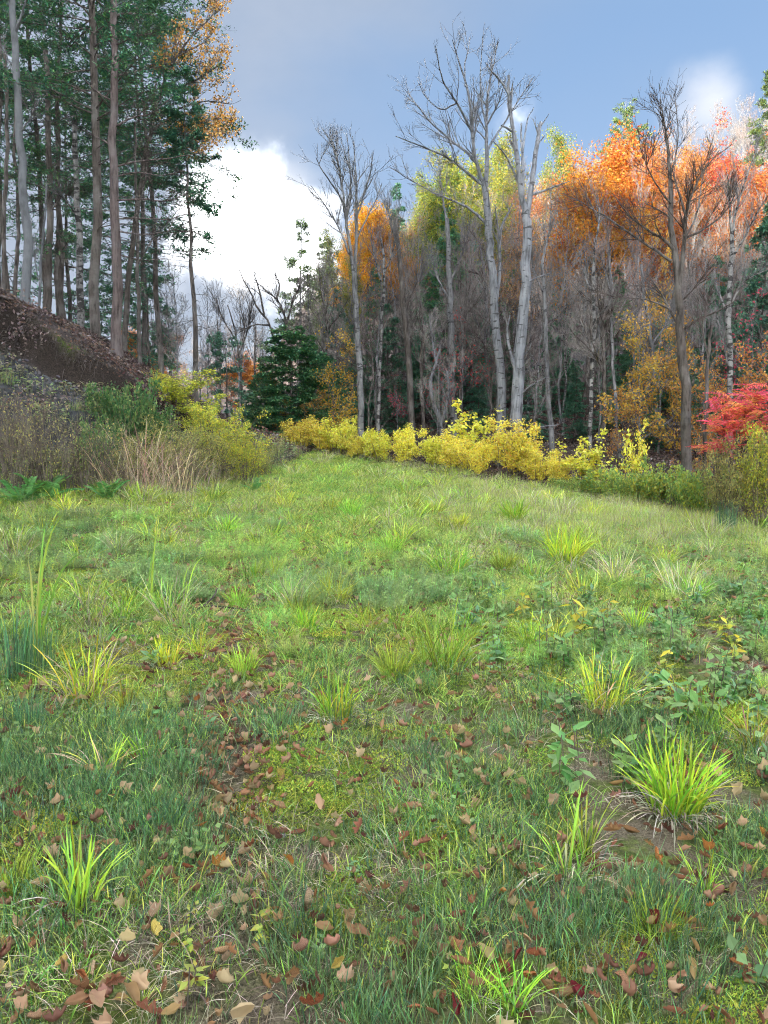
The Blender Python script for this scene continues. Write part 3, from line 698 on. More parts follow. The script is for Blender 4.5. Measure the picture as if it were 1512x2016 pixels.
hero('bare_tree', 29.0, [
    ([(743, 870), (747, 740), (752, 640), (756, 540), (750, 470)], 8, 4, 0.0),
    ([(752, 560), (738, 510), (730, 460)], 3.5, 1.2, 0.5), ([(755, 540), (772, 500), (780, 450)], 3.5, 1.2, -0.5)],
    B_BIRCH, B_TWIGMID, 'very thin pale trunk just right of the forked tree', n2=40, n3=160, n4=320, seed=110, len2=(0.6, 1.5))
hero('bare_tree', 27.0, [
    ([(878, 875), (866, 830), (853, 790), (848, 750), (858, 715), (866, 690)], 10, 4, 0.0),
    ([(868, 835), (878, 800), (884, 770), (880, 730)], 7, 3, -0.5), ([(858, 715), (850, 660), (846, 620)], 4, 1.3, 0.4)],
    B_PALE, B_TWIGMID, 'low crooked pale trunk forking in a V above the yellow shrubs', n2=26, n3=100, n4=200, seed=111, len2=(0.4, 1.1))
hero('bare_tree', 32.0, [
    ([(975, 880), (980, 780), (962, 660), (955, 560), (945, 480)], 9, 4, 0.0), ([(957, 580), (930, 530), (918, 470)], 4, 1.3, 0.5)],
    B_GREY, B_TWIGPINK, 'thin grey trunk standing behind the pale pair', n2=40, n3=160, n4=320, seed=112, len2=(0.6, 1.5))
hero('bare_tree', 24.0, [
    ([(1222, 900), (1210, 780), (1205, 680), (1204, 560), (1198, 480)], 8, 4, 0.0), ([(1205, 640), (1232, 590), (1250, 540)], 3.5, 1.2, 0.4), ([(1204, 580), (1190, 530), (1180, 500)], 3, 1.2, -0.4)],
    B_GREY, B_TWIGPINK, 'thin grey trunk right of the mottled birch', n2=40, n3=160, n4=320, seed=113, len2=(0.5, 1.4))
hero('bare_tree', 26.0, [
    ([(1300, 900), (1290, 790), (1285, 700), (1270, 600), (1262, 520)], 11, 5, 0.0), ([(1282, 680), (1310, 640), (1330, 590)], 4, 1.3, 0.5)],
    B_GREY, B_TWIGMID, 'grey trunk just left of the dark many-limbed tree', n2=40, n3=160, n4=320, seed=114, len2=(0.6, 1.4))
hero('bare_tree', 15.5, [
    ([(1386, 940), (1388, 870), (1391, 800), (1394, 700), (1402, 640)], 9, 5, 0.0), ([(1394, 700), (1384, 650), (1390, 600)], 4, 1.4, 0.3)],
    B_DARK, B_TWIGDARK, 'short dark stem between the dark tree and the sumac', n2=22, n3=90, n4=160, seed=115, len2=(0.3, 0.9))

# --- left bank: trunks on the crest
hero('beech_tree', 19.6, [
    ([(47, 612), (55, 500), (50, 400), (42, 300), (34, 180), (28, 60), (20, -120)], 18, 11, 0.0),
    ([(29, 70), (45, 20), (60, -40)], 6, 2, -0.5), ([(40, 260), (60, 235), (86, 226)], 4, 1.4, -0.6), ([(33, 170), (20, 130), (5, 90)], 4, 1.3, 0.5)],
    B_SMOOTH, B_TWIGMID, 'smooth blue-grey trunk at the left edge of the bank crest', n2=16, n3=60, n4=100, seed=121, len2=(0.4, 1.0))
hero('pine_tree', 20.4, [
    ([(232, 705), (231, 560), (228, 470), (223, 380), (222, 300), (225, 180), (227, 60), (226, -120)], 20, 11, 0.0),
    ([(224, 250), (262, 232), (300, 222), (340, 190)], 4, 1.2, -0.8), ([(222, 330), (270, 318), (330, 312), (400, 300)], 4, 1.2, -0.4), ([(222, 395), (275, 392), (330, 395), (372, 380)], 4, 1.2, -0.9),
    ([(226, 430), (280, 430), (330, 432), (372, 420)], 3.5, 1.1, 0.4), ([(228, 455), (290, 462), (350, 450)], 3.5, 1.1, -0.7), ([(223, 290), (200, 275), (170, 262)], 4, 1.2, 0.6),
    ([(226, 150), (270, 140), (320, 130)], 4, 1.2, 0.6), ([(226, 90), (265, 72), (300, 66)], 4, 1.2, -0.8), ([(223, 200), (190, 180), (160, 150)], 4, 1.2, -0.6),
    ([(229, 500), (280, 512), (330, 508)], 3, 1.0, 0.6), ([(226, 30), (262, 26), (310, 30)], 4, 1.2, 0.5), ([(222, 350), (265, 340), (320, 345), (360, 335)], 3.5, 1.1, 0.9)],
    B_RED, B_TWIGDARK, 'tall red-brown trunk with long dead side branches on the bank crest', n2=80, n3=260, n4=300, up=0.0, seed=122, len2=(0.4, 1.1), t2=(0.15, 1.0))
def hemlock_at(u, v, d, H, r0, Lmax, nb, nsub, nl, label, seed, cols=HEM, z0=0.2, dead=0, bark=None, prof=0.35, rz=0.0, lean=0.0, name='hemlock_tree', leaf=(0.07, 0.16)):
    b = at(u, d)
    thing(name, conifer(seed, H, r0, Lmax, nb, nsub, nl, cols, z0, -0.06, leaf, 0.17, bark or B_DARK, prof, 0.4, 0.8, lean, dead=dead), b, label, 'tree', rz=rz)
hemlock_at(195, 680, 21.4, 20, 0.15, 3.4, 150, 2600, 36000, 'dark furrowed hemlock trunk beside the red-brown trunk', 131, HEM, 0.30, 26)
hemlock_at(390, 740, 24.0, 10.2, 0.10, 1.7, 80, 700, 11000, 'slender sparse hemlock standing alone right of the bank trees', 132, HEMB, 0.42, 24, prof=0.5)
hemlock_at(140, 640, 26.0, 18, 0.11, 3.0, 130, 2000, 27000, 'dense green hemlock filling the gap behind the bank trunks', 133, HEM, 0.12)
hemlock_at(96, 640, 27.5, 19, 0.11, 3.0, 120, 1800, 22000, 'tall green hemlock left of the furrowed trunk', 134, HEM, 0.25)
hemlock_at(10, 640, 25.0, 18, 0.10, 2.6, 120, 1800, 26000, 'dark hemlock cut off by the picture edge above the bank', 135, HEM, 0.3)
hemlock_at(322, 780, 25.5, 17.5, 0.10, 3.7, 130, 2200, 34000, 'broad hemlock with boughs reaching right over the gap', 143, HEM, 0.36, 16, prof=0.35)
hemlock_at(285, 780, 31.0, 16.5, 0.13, 2.7, 100, 1300, 16000, 'far hemlock seen through the dead branches of the red-brown trunk', 136, HEMB, 0.45, 14)
hemlock_at(300, 780, 26.5, 3.8, 0.05, 1.2, 50, 360, 5200, 'small bushy hemlock sapling behind the end of the bank', 137, HEMB, 0.08)
hemlock_at(452, 850, 30.0, 3.6, 0.05, 1.1, 50, 360, 5200, 'small hemlock sapling at the head of the path', 138, HEMB, 0.08)
hemlock_at(150, 640, 32.0, 12, 0.1, 2.4, 90, 1000, 12000, 'low green hemlock behind the birch on the bank', 139, HEM, 0.05, prof=0.6)
hemlock_at(30, 640, 31.0, 12, 0.1, 2.4, 90, 1000, 12000, 'low green hemlock behind the smooth grey trunk', 140, HEM, 0.05, prof=0.6)
HD = [conifer(151, 17, 0.10, 3.0, 150, 2000, 30000, HEM, 0.10, -0.08, (0.10, 0.22), 0.18, B_DARK, 0.4, 0.4, 0.8)]
for q, (u, d, s_, lab) in enumerate([(250, 36, 0.9, 'hemlock behind the foot of the slanting oak')]):
    thing('hemlock_tree', HD[0], at(u, d), lab, 'tree', 'hemlocks behind the left bank', rz=q * 1.9, s=s_)
hero('oak_tree', 24.5, [
    ([(244, 730), (252, 560), (262, 470), (274, 380), (290, 290), (302, 230)], 11, 7, 0.0),
    ([(302, 230), (320, 170), (350, 110), (385, 60)], 6, 2, -0.8), ([(296, 260), (330, 235), (370, 225), (420, 250)], 5, 1.6, 0.9), ([(300, 235), (305, 170), (330, 110)], 5, 1.6, 0.6),
    ([(315, 190), (360, 170), (400, 150), (430, 130)], 4, 1.5, -0.6), ([(350, 110), (390, 90), (415, 80)], 4, 1.5, 0.5), ([(296, 262), (340, 262), (390, 272), (445, 262)], 4, 1.5, -0.7), ([(300, 240), (350, 215), (400, 200), (455, 205)], 4, 1.5, 0.4), ([(385, 62), (410, 40), (425, 20)], 3, 1.4, 0.3), ([(285, 310), (325, 300), (370, 300)], 3.5, 1.4, 0.6)],
    B_DARK, B_TWIGDARK, 'slanting dark oak with amber leaves among the hemlock boughs', n2=90, n3=380, n4=500, seed=123, leafcols=[(0.70, 0.36, 0.06), (0.74, 0.46, 0.18), (0.58, 0.28, 0.06), (0.72, 0.50, 0.26)], nleaf=3200, lsize=0.09, len2=(0.6, 1.5))
hero('bare_tree', 22.5, [
    ([(277, 760), (273, 600), (270, 450), (268, 330), (266, 240)], 8, 4, 0.0), ([(270, 420), (285, 360), (292, 300)], 3, 1.2, 0.5), ([(272, 520), (300, 470), (310, 430)], 3, 1.0, -0.5)],
    B_DARK, B_TWIGDARK, 'thin dark straight stem right of the slanting oak', n2=30, n3=100, n4=160, seed=124, len2=(0.4, 1.0))
hero('birch_tree', 23.5, [([(161, 690), (160, 600), (157, 520), (155, 440), (150, 330), (146, 220)], 15, 9, 0.0), ([(155, 430), (130, 395), (112, 380)], 4, 1.2, -0.6)],
    B_BIRCH, B_TWIGMID, 'pale peeling birch trunk left of the furrowed hemlock', n2=14, n3=50, n4=80, seed=125, len2=(0.4, 1.0))
hero('bare_tree', 22.0, [([(75, 640), (80, 540), (86, 450), (92, 360)], 6, 3, 0.0), ([(78, 560), (66, 500), (60, 450)], 2.5, 1.0, 0.4)],
    B_SMOOTH, B_TWIGMID, 'thin pale sapling close right of the smooth grey trunk', n2=18, n3=60, n4=90, seed=126, len2=(0.3, 0.8))
hero('bare_tree', 24.0, [([(97, 660), (95, 560), (98, 440), (96, 300), (90, 100)], 15, 9, 0.0), ([(97, 420), (120, 390), (140, 380)], 3, 1.1, -0.4)],
    B_DARK, B_TWIGDARK, 'dark rough trunk between the grey trunk and the birch on the bank', n2=16, n3=60, n4=80, seed=127, len2=(0.4, 1.0))
hero('bare_tree', 23.0, [([(8, 640), (6, 500), (10, 380), (14, 240), (10, 100)], 9, 6, 0.0)],
    B_DARK, B_TWIGDARK, 'dark trunk at the very edge, left of the smooth grey one', n2=0, seed=128)
hero('bare_tree', 25.0, [([(28, 640), (32, 520), (36, 420), (30, 300), (34, 140)], 8, 5, 0.0)],
    B_DARK, B_TWIGDARK, 'slim dark trunk just behind the smooth grey one', n2=0, seed=129)
hero('bare_tree', 27.0, [([(118, 660), (112, 540), (116, 400), (112, 260)], 9, 6, 0.0)],
    B_DARK, B_TWIGDARK, 'slim dark trunk half hidden by hemlock left of the birch', n2=0, seed=130)
# bare saplings beyond the end of the bank, thin against the bright cloud
for q, (u, d, v1, lab) in enumerate([(335, 27, 540, 'thin bare sapling against the white cloud left of the sparse hemlock'), (352, 25, 500, 'thin straight sapling close left of the sparse hemlock'),
                                     (415, 33, 560, 'bare twiggy sapling right of the sparse hemlock'), (318, 34, 560, 'bare bushy sapling behind the end of the bank')]):
    p = at(u, d); H = (900 - v1) / F * d + EYE - p[2]
    thing('sapling', BT[5 + q % 2] if q != 1 else BT[5], p, lab, 'tree', rz=q * 1.3, s=H / (9 if q % 2 == 0 or q == 1 else 7))
hero('bare_tree', 36.0, [
    ([(560, 860), (556, 760), (545, 690), (530, 640), (505, 600), (485, 560), (470, 530)], 7, 1.4, 0.0),
    ([(553, 740), (565, 680), (560, 620), (545, 590), (520, 570)], 6, 1.4, -0.8), ([(560, 650), (575, 600), (590, 560)], 5, 1.4, 0.8), ([(530, 640), (500, 640), (470, 655)], 4, 1.3, 0.6),
    ([(545, 590), (550, 560), (540, 540)], 4, 1.3, 0.4), ([(520, 620), (510, 570), (500, 540)], 4, 1.3, -0.6)],
    B_DARK, B_TWIGDARK, 'dark crooked tree arching left over the gap above the dense hemlock', n2=70, n3=260, n4=420, up=0.1, seed=141, len2=(0.8, 2.0))
hero('bare_tree', 38.0, [
    ([(480, 860), (478, 790), (470, 700), (462, 650), (448, 600)], 6, 2, 0.0), ([(470, 700), (490, 640), (496, 590)], 4, 1.2, 0.5), ([(466, 670), (440, 630), (425, 590)], 3, 1.2, -0.5), ([(468, 690), (482, 650), (470, 590)], 3, 1.1, 0.5)],
    B_DARK, B_TWIGDARK, 'small fanned bare tree in the gap beside the path', n2=60, n3=240, n4=380, seed=142, len2=(0.8, 2.0))

def zone(u):
    return ['left of the forked tree', 'around the forked tree', 'left of the pale pair', 'behind the pale pair', 'right of the dead tree', 'around the birch', 'behind the dark tree', 'above the red sumac', 'past the right edge'][int(np.searchsorted([660, 760, 930, 1050, 1140, 1260, 1400, 1500], u))]
# --- the wood on the slope at right: skyline crowns placed one by one
def crown_at(kind, u, vtop, d, label, name, rz=0.0, wide=1.0, group=None, Hmin=None):
    parts = kind; p = at(u, d); H0 = max(v[2] for v in parts[0][1].vertices[0:1] and [tuple(x.co) for x in parts[0][1].vertices])
    top = pix(u, vtop, d)[2]; H = top - p[2]
    s = H / H0
    e = thing(name, parts, p, label, 'tree', group, rz=rz, s=s * wide, sz=s); return e
crown_at(LT['ygreen'], 893, 285, 46, 'bright yellow-green crown behind the pale pair', 'lime_tree', 0.3, 1.05)
crown_at(LT['ygreen'], 838, 340, 50, 'smaller yellow-green crown left of the bright crown behind the pale pair', 'lime_tree', 1.3, 0.8)
crown_at(LT['ygreen'], 985, 268, 50, 'yellow-green crown seen between the limbs of the pale pair', 'lime_tree', 2.0, 1.0)
crown_at(LT['ygreen'], 1098, 245, 50, 'narrow lime-green crown standing out right of the dead tree', 'lime_tree', 0.5, 0.75)
crown_at(LT['ygreen'], 925, 300, 43, 'yellow-green crown just left of the pale live tree', 'lime_tree', 3.1, 1.1)
crown_at(LT['ygreen'], 862, 315, 44, 'yellow-green crown above the dark hemlock spire', 'lime_tree', 4.1, 1.1)
crown_at(PN[2], 1215, 198, 50, 'pine top poking out above the large orange oak', 'pine_tree', 0.9, 1.1)
crown_at(PN[0], 1500, 120, 38, 'tall open pine at the picture edge above the red crowns', 'pine_tree', 2.2, 1.2)
crown_at(PN3, 588, 425, 42, 'loose pine with a pointed top against the white cloud', 'pine_tree', 1.0, 1.0)
crown_at(PN3, 640, 465, 46, 'pine half hidden right of the pointed pine', 'pine_tree', 2.6, 1.0)
crown_at(LT['gold'], 722, 405, 46, 'glowing orange-gold tree behind the forked bare tree', 'maple_tree', 0.2, 0.95)
crown_at(LT['gold'], 695, 440, 44, 'golden tree just left of the brightest gold crown', 'maple_tree', 1.9, 0.75)
crown_at(HM[1], 776, 362, 54, 'dark spruce tip rising above the gold crowns', 'spruce_tree', 0.4, 0.7)
crown_at(LT['tan'], 838, 400, 46, 'peach-brown oak left of the dark green hemlock', 'oak_tree', 0.1, 0.9)
crown_at(LT['tan'], 788, 425, 48, 'pale brown oak below the dark spruce tip', 'oak_tree', 1.7, 0.9)
crown_at(HM[0], 884, 405, 38, 'dark green hemlock spire left of the pale pair', 'hemlock_tree', 0.6, 1.0)
crown_at(LT['orange'], 1200, 262, 34, 'large bright orange oak on the slope', 'oak_tree', 0.8, 1.15)
crown_at(LT['orange'], 1150, 300, 33, 'orange oak lower left of the large orange one', 'oak_tree', 2.4, 1.1)
crown_at(LT['orange'], 1268, 290, 38, 'orange oak close right of the large orange one', 'oak_tree', 4.0, 0.9)
crown_at(LT['rust'], 1325, 262, 36, 'russet crown behind the top of the dark bare tree', 'oak_tree', 0.4, 1.1)
crown_at(LT['red'], 1412, 222, 37, 'red-orange crown reaching highest on the right skyline', 'maple_tree', 1.1, 0.9)
crown_at(LT['red'], 1495, 250, 34, 'red-orange crown at the picture edge under the tall pine', 'maple_tree', 2.7, 1.0)
crown_at(LT['rust'], 1390, 330, 33, 'dull red crown low between the red crowns', 'maple_tree', 3.0, 1.0)
for q, (k_, u_, v_, d_, w_, lab_) in enumerate([('rust', 1230, 300, 41, 1.1, 'rust oak filling in behind the orange oaks'), ('orange', 1345, 285, 42, 1.0, 'orange crown between the russet and red ones'), ('rust', 1290, 345, 35, 0.9, 'low rust crown under the orange oaks'), ('red', 1450, 290, 39, 1.0, 'red-orange crown between the two highest red ones'),
    ('tan', 1085, 330, 42, 1.0, 'tan oak under the narrow lime-green crown'), ('rust', 1040, 350, 44, 1.0, 'thin rust crown behind the dead tree'), ('tan', 945, 360, 46, 1.0, 'tan oak behind the pale live tree'), ('orange', 758, 420, 45, 0.8, 'orange crown just right of the brightest gold'), ('tan', 870, 380, 47, 0.9, 'tan crown behind the hemlock spire'), ('tan', 1010, 430, 34, 0.8, 'sparse tan oak low behind the pale pair'), ('ygreen', 700, 500, 40, 0.6, 'small yellow-green tree under the gold ones')]):
    crown_at(LT[k_], u_, v_, d_, lab_, 'oak_tree', q * 1.31, w_)
for q, (u_, v_, d_, w_, lab_) in enumerate([(740, 520, 40, 0.9, 'hemlock midway up the slope right of the forked tree'), (925, 470, 42, 0.9, 'hemlock midway up the slope left of the pale live tree'), (1000, 520, 38, 0.9, 'hemlock showing between the pale pair'), (1100, 540, 36, 0.9, 'hemlock midway up the slope right of the dead tree'), (1215, 520, 35, 0.9, 'hemlock midway up below the orange oaks'), (1400, 500, 30, 0.9, 'hemlock behind the limbs of the dark tree'), (830, 540, 39, 0.9, 'hemlock midway up the slope near the straight grey trunk'), (665, 570, 37, 0.9, 'hemlock left of the forked tree above the rounded one'), (1300, 580, 31, 0.9, 'hemlock just left of the dark tree'), (960, 640, 32, 1.0, 'low hemlock left of the foot of the pale pair')]):
    crown_at(HM[q % 2], u_, v_, d_, lab_, 'hemlock_tree', q * 1.7, w_)
crown_at(LT['ygreen'], 655, 450, 50, 'yellow-green crown between the pointed pine and gold tree', 'lime_tree', 1.5, 0.8)
crown_at(LT['goldsap'], 1284, 430, 27, 'small yellow tree left of the dark bare tree', 'maple_tree', 0.6, 0.4)
crown_at(HM[1], 1505, 330, 27, 'dark hemlock at the picture edge behind the pale trunk', 'hemlock_tree', 0.6, 0.9)
crown_at(HM[1], 1490, 480, 24, 'lower dark hemlock at the picture edge', 'hemlock_tree', 1.6, 0.9)
HMB = conifer(24, 6.0, 0.08, 2.6, 170, 2400, 42000, HEM, 0.02, -0.10, (0.10, 0.2), 0.2, B_DARK, 0.5, 0.25, 0.9)
crown_at(HMB, 572, 640, 30, 'dense rounded dark hemlock at the head of the path', 'hemlock_tree', 0.2, 1.1)
crown_at(HMB, 628, 690, 31, 'dense dark hemlock right of the rounded one', 'hemlock_tree', 1.2, 1.05)
crown_at(HMB, 515, 735, 31.5, 'low dark hemlock left of the rounded one', 'hemlock_tree', 2.2, 1.0)
# understorey
for q, (u, vt, d) in enumerate([(690, 640, 34), (760, 600, 36), (830, 620, 34), (930, 600, 36), (1010, 640, 35), (1100, 660, 32), (1130, 720, 27), (1195, 700, 28), (1240, 640, 31), (1050, 740, 28), (1330, 620, 29), (1400, 600, 27), (1470, 640, 25), (940, 720, 31), (870, 740, 32), (780, 730, 32), (1380, 720, 23), (1280, 760, 25)]):
    crown_at(HM[1 + q % 2], u, vt, d, 'dim %s hemlock of the understorey %s%s' % ('low' if vt > 690 else 'tall', zone(u), ', nearer the gap' if u in (690, 1010, 1100) else ''), 'hemlock_tree', q * 1.1, 1.0, 'understorey hemlocks in the wood')
for q, (kind, u, vt, d, lab) in enumerate([
    ('goldsap', 655, 645, 29, 'golden-leaved sapling beside the dense dark hemlock'), ('goldsap', 1300, 590, 24, 'ochre-leaved sapling spreading left of the dark bare tree'), ('goldsap', 1262, 610, 23, 'smaller ochre sapling lower left of the spreading one'),
    ('beech', 1500, 655, 21, 'copper-leaved sapling at the edge above the sumac'), ('beech', 1385, 690, 22, 'copper sapling between dark tree and sumac'), ('beech', 1440, 760, 20, 'low copper sapling behind the sumac'),
    ('beech', 620, 760, 29, 'rust-leaved sapling under the dense dark hemlock'), ('redsap', 860, 690, 29, 'small red-leaved sapling by the straight grey trunk'), ('redsap', 905, 610, 30, 'red-leaved sapling high behind the straight grey trunk'),
    ('redsap', 780, 730, 29, 'faint red sapling left of the V-shaped trunk'), ('redsap', 1480, 560, 23, 'pink-red sapling near the mottled trunk'), ('beech', 1225, 760, 23, 'sparse rusty sapling under the birch'),
    ('beech', 1380, 830, 18, 'low rusty sapling at the wood edge left of the sumac'), ('goldsap', 560, 780, 30, 'amber sapling at the foot of the dark hemlock')]):
    crown_at(LT[kind], u, vt, d, lab, 'sapling', q * 0.9, 1.0)
# sunlit trees far down the valley
for q, (kind, u, vt, d, lab) in enumerate([('orange', 480, 690, 75, 'far sunlit orange tree in the gap left of the dark hemlock'), ('orange', 500, 710, 80, 'second far orange tree close by the dark hemlock'),
    ('rust', 455, 745, 78, 'far rust-coloured tree low in the gap'), ('orange', 262, 640, 50, 'orange tree glimpsed below the boughs behind the bank'), ('rust', 345, 640, 70, 'far peach-coloured tree behind the thin saplings'), ('orange', 300, 690, 60, 'far orange tree low behind the bank end'), ('orange', 525, 720, 70, 'far amber tree just left of the dense hemlock'), ('red', 465, 780, 64, 'far reddish tree low beside the path head'), ('tan', 430, 700, 72, 'far tan tree behind the small fanned tree'),
    ('orange', 440, 735, 100, 'very far orange tree across the valley, nearest the sparse hemlock'), ('rust', 400, 720, 105, 'very far rust tree across the valley'), ('tan', 365, 715, 98, 'very far tan tree behind the straight sapling'), ('orange', 330, 730, 102, 'very far orange tree behind the bank end'), ('rust', 490, 740, 96, 'very far rust tree under the near orange ones'), ('red', 540, 745, 94, 'very far red tree beside the dense hemlock'), ('rust', 280, 700, 92, 'very far rust tree behind the slanting oak'), ('tan', 515, 700, 108, 'very far tan tree in the middle of the gap')]):
    crown_at(LT[kind], u, vt, d, lab, 'far_tree', q * 1.7, 1.3)
for q, (u, vt, d) in enumerate([(300, 560, 62), (455, 640, 95), (385, 650, 100), (420, 630, 90), (350, 660, 92), (510, 650, 88), (440, 560, 66), (400, 590, 58), (470, 540, 70), (340, 570, 60), (500, 560, 60), (250, 560, 55), (525, 600, 55)]):
    crown_at(BT[q % 4], u, vt, d, 'far bare tree in the gap, %s of the row, %s' % (['first', 'second', 'third', 'fourth', 'fifth', 'sixth', 'seventh', 'eighth', 'ninth', 'tenth', 'eleventh', 'twelfth', 'thirteenth'][[x[0] for x in sorted([(250, 0), (300, 0), (340, 0), (350, 0), (385, 0), (400, 0), (420, 0), (440, 0), (455, 0), (470, 0), (500, 0), (510, 0), (525, 0)])].index(u)], 'across the valley' if d > 80 else 'pale against the cloud'), 'far_tree', q * 0.8, 1.0, 'far bare trees in the gap')
# the mass of bare trees on the slope
rng = np.random.default_rng(77)
placed = []
for q in range(4000):
    d = rng.uniform(24, 58) if q % 5 < 3 else rng.uniform(52, 100); u = rng.uniform(560, 1640); p = at(u, d); fd = forest_d(p[0], p[1])
    if fd < 3.2 or fd > 70: continue
    if u < 620 and d > 46: continue
    if any((p[0] - a) ** 2 + (p[1] - b) ** 2 < (1.6 if d < 34 else 2.3) ** 2 for a, b in placed): continue
    placed.append((p[0], p[1]))
    sky = np.interp(u, [540, 600, 680, 760, 850, 960, 1100, 1250, 1400, 1640], [620, 520, 440, 425, 410, 370, 335, 330, 330, 320])   # the crowns' height along the slope
    top = pix(u, sky + rng.uniform(0, 95), d)[2]; H = min(max(top - p[2], 7.0), 19.0)
    if d < 30: H *= rng.uniform(0.6, 0.9)
    k = rng.choice([0, 0, 1, 2, 2, 3, 4, 5, 5, 6, 6]) if d < 40 else rng.choice([0, 0, 1, 1, 2, 3, 4])
    H0 = [15, 14, 16, 13, 15, 9, 7][k]
    if k >= 5: H = min(H, 9.5)
    lab = ['bare grey tree', 'bare pinkish-twigged tree', 'bare dark-barked tree', 'bare slender pale tree', 'bare mottled birch', 'thin bare sapling', 'low dark bare sapling'][k] + (' near the edge of the wood ' if d < 32 else ' midway up the slope ' if d < 46 else ' high on the slope ' if d < 70 else ' far up the hill ') + zone(u)
    thing('bare_tree', BT[k], p, lab, 'tree', 'bare trees of the wood', rz=rng.uniform(0, 6.28), s=H / H0 * rng.uniform(0.85, 1.1), sz=H / H0, tilt=(rng.normal(0, 0.03), rng.normal(0, 0.03)))
    if len(placed) >= 285: break
print('wood trees', len(placed))
# ------------------------------------------------------------------ shrubs
B_STEM = bark_material('bark_stem', (0.06, 0.05, 0.04), (0.16, 0.13, 0.10), (0.24, 0.21, 0.17), 8, 0.3, 0.0, 0.0)
def bush(seed, H, W_, cols, nleaf, lsize, stems=16, nb=70, ntw=200, aspect=0.3, leafz=0.15, droop=0.3, jit=0.05):
    """many thin stems from one foot, arching outward, leaves along the twigs"""
    rng = np.random.default_rng(seed)
    n = 8; a = rng.uniform(0, 6.28, stems); r = rng.uniform(0.0, 0.30, stems) * W_; out = rng.uniform(0.1, 0.5, stems) * W_ / H
    P = np.zeros((stems, n, 3)); hh = rng.uniform(0.6, 1.0, stems) * H
    for k in range(n):
        f = k / (n - 1)
        rad = r + out * hh * f ** 1.5
        P[:, k, 0] = np.cos(a) * rad; P[:, k, 1] = np.sin(a) * rad; P[:, k, 2] = -0.08 + hh * f
    P[:, 1:] += np.cumsum(rng.normal(0, 0.012 * H, (stems, n - 1, 3)), 1)
    R = np.linspace(0.011, 0.003, n)[None].repeat(stems, 0) * (H / 1.6) ** 0.5
    b, q = spawn(rng, P, R, nb, (0.2, 1.0), (30, 65), (0.25, 0.45), up=0.12, npts=5, wob=0.12, rr=0.6, rmin=0.0025)
    t, w = spawn(rng, b, q, ntw, (0.1, 1.0), (30, 65), (0.3, 0.6), up=0.08, npts=4, wob=0.15, rr=0.7, rmin=0.002)
    g = Geo(); tubes(g, P, R, 4); tubes(g, b, q, 3); tubes(g, t, w, 3)
    parts = [('stems', g.mesh('stems', B_STEM))]
    if nleaf:
        tips = np.concatenate([t.reshape(-1, 3), b[:, 1:].reshape(-1, 3), P[:, 4:].reshape(-1, 3)]); tips = tips[tips[:, 2] > leafz * H]
        p = tips[rng.integers(0, len(tips), nleaf)] + rng.normal(0, jit, (nleaf, 3)); d = rvec(rng, nleaf); d[:, 2] -= droop
        g = Geo(); leaves(g, p, d, rvec(rng, nleaf) + np.array([0, 0, 0.9]), rng.uniform(0.65, 1.35, nleaf) * lsize, rng.uniform(0.8, 1.2, nleaf) * lsize * aspect, pick(rng, cols, nleaf, 0.18), 0.1)
        parts.append(('foliage', g.mesh('foliage', M_LEAF)))
    return parts
SY = [(0.88, 0.80, 0.10), (0.86, 0.73, 0.08), (0.84, 0.79, 0.14), (0.89, 0.83, 0.24), (0.88, 0.78, 0.10), (0.66, 0.64, 0.13), (0.74, 0.54, 0.09)]
SYG = [(0.46, 0.46, 0.06), (0.36, 0.42, 0.06), (0.56, 0.50, 0.06), (0.26, 0.34, 0.07)]
SOL = [(0.34, 0.36, 0.12), (0.42, 0.42, 0.13), (0.27, 0.31, 0.11), (0.50, 0.44, 0.14)]
SGR = [(0.26, 0.42, 0.11), (0.36, 0.48, 0.12), (0.46, 0.52, 0.13), (0.18, 0.33, 0.11)]
SDG = [(0.11, 0.25, 0.11), (0.15, 0.30, 0.12), (0.20, 0.33, 0.12)]
YB = [bush(201, 1.5, 1.3, SY, 5600, 0.068, leafz=0.08), bush(202, 1.4, 1.5, SY, 6000, 0.066, leafz=0.06), bush(203, 1.6, 1.2, SY + [(0.62, 0.58, 0.10)], 5600, 0.068, leafz=0.08), bush(204, 2.0, 1.2, SY + SYG[:1], 1000, 0.105, 9, 40, 80, 0.36)]
GB = [bush(211, 0.9, 1.4, SGR + SYG[:2], 2600, 0.075, 26, 90, 240, 0.36, 0.05), bush(212, 0.8, 1.5, SGR + [(0.50, 0.55, 0.12)], 2600, 0.07, 26, 90, 240, 0.36, 0.05)]
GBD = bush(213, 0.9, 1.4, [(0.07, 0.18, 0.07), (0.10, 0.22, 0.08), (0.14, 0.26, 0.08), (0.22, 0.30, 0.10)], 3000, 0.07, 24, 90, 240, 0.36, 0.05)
OB = [bush(221, 1.6, 1.5, SYG, 4600, 0.055, 26, 110, 300, 0.3), bush(222, 1.5, 1.7, SOL, 4200, 0.05, 28, 120, 320, 0.3), bush(223, 2.2, 1.3, SYG + SY[:1], 3600, 0.07, 14, 80, 240, 0.32)]
GRB = [bush(231, 1.8, 1.6, SOL, 260, 0.05, 40, 160, 460, 0.3), bush(232, 1.5, 1.8, SOL, 420, 0.05, 44, 170, 460, 0.3)]
HH = {id(GBD): (0.9, 1.4), id(YB[0]): (1.5, 1.3), id(YB[1]): (1.4, 1.5), id(YB[2]): (1.6, 1.2), id(YB[3]): (2.0, 1.2), id(GB[0]): (0.9, 1.4), id(GB[1]): (0.8, 1.5), id(OB[0]): (1.6, 1.5), id(OB[1]): (1.5, 1.7), id(OB[2]): (2.2, 1.3), id(GRB[0]): (1.8, 1.6), id(GRB[1]): (1.5, 1.8)}
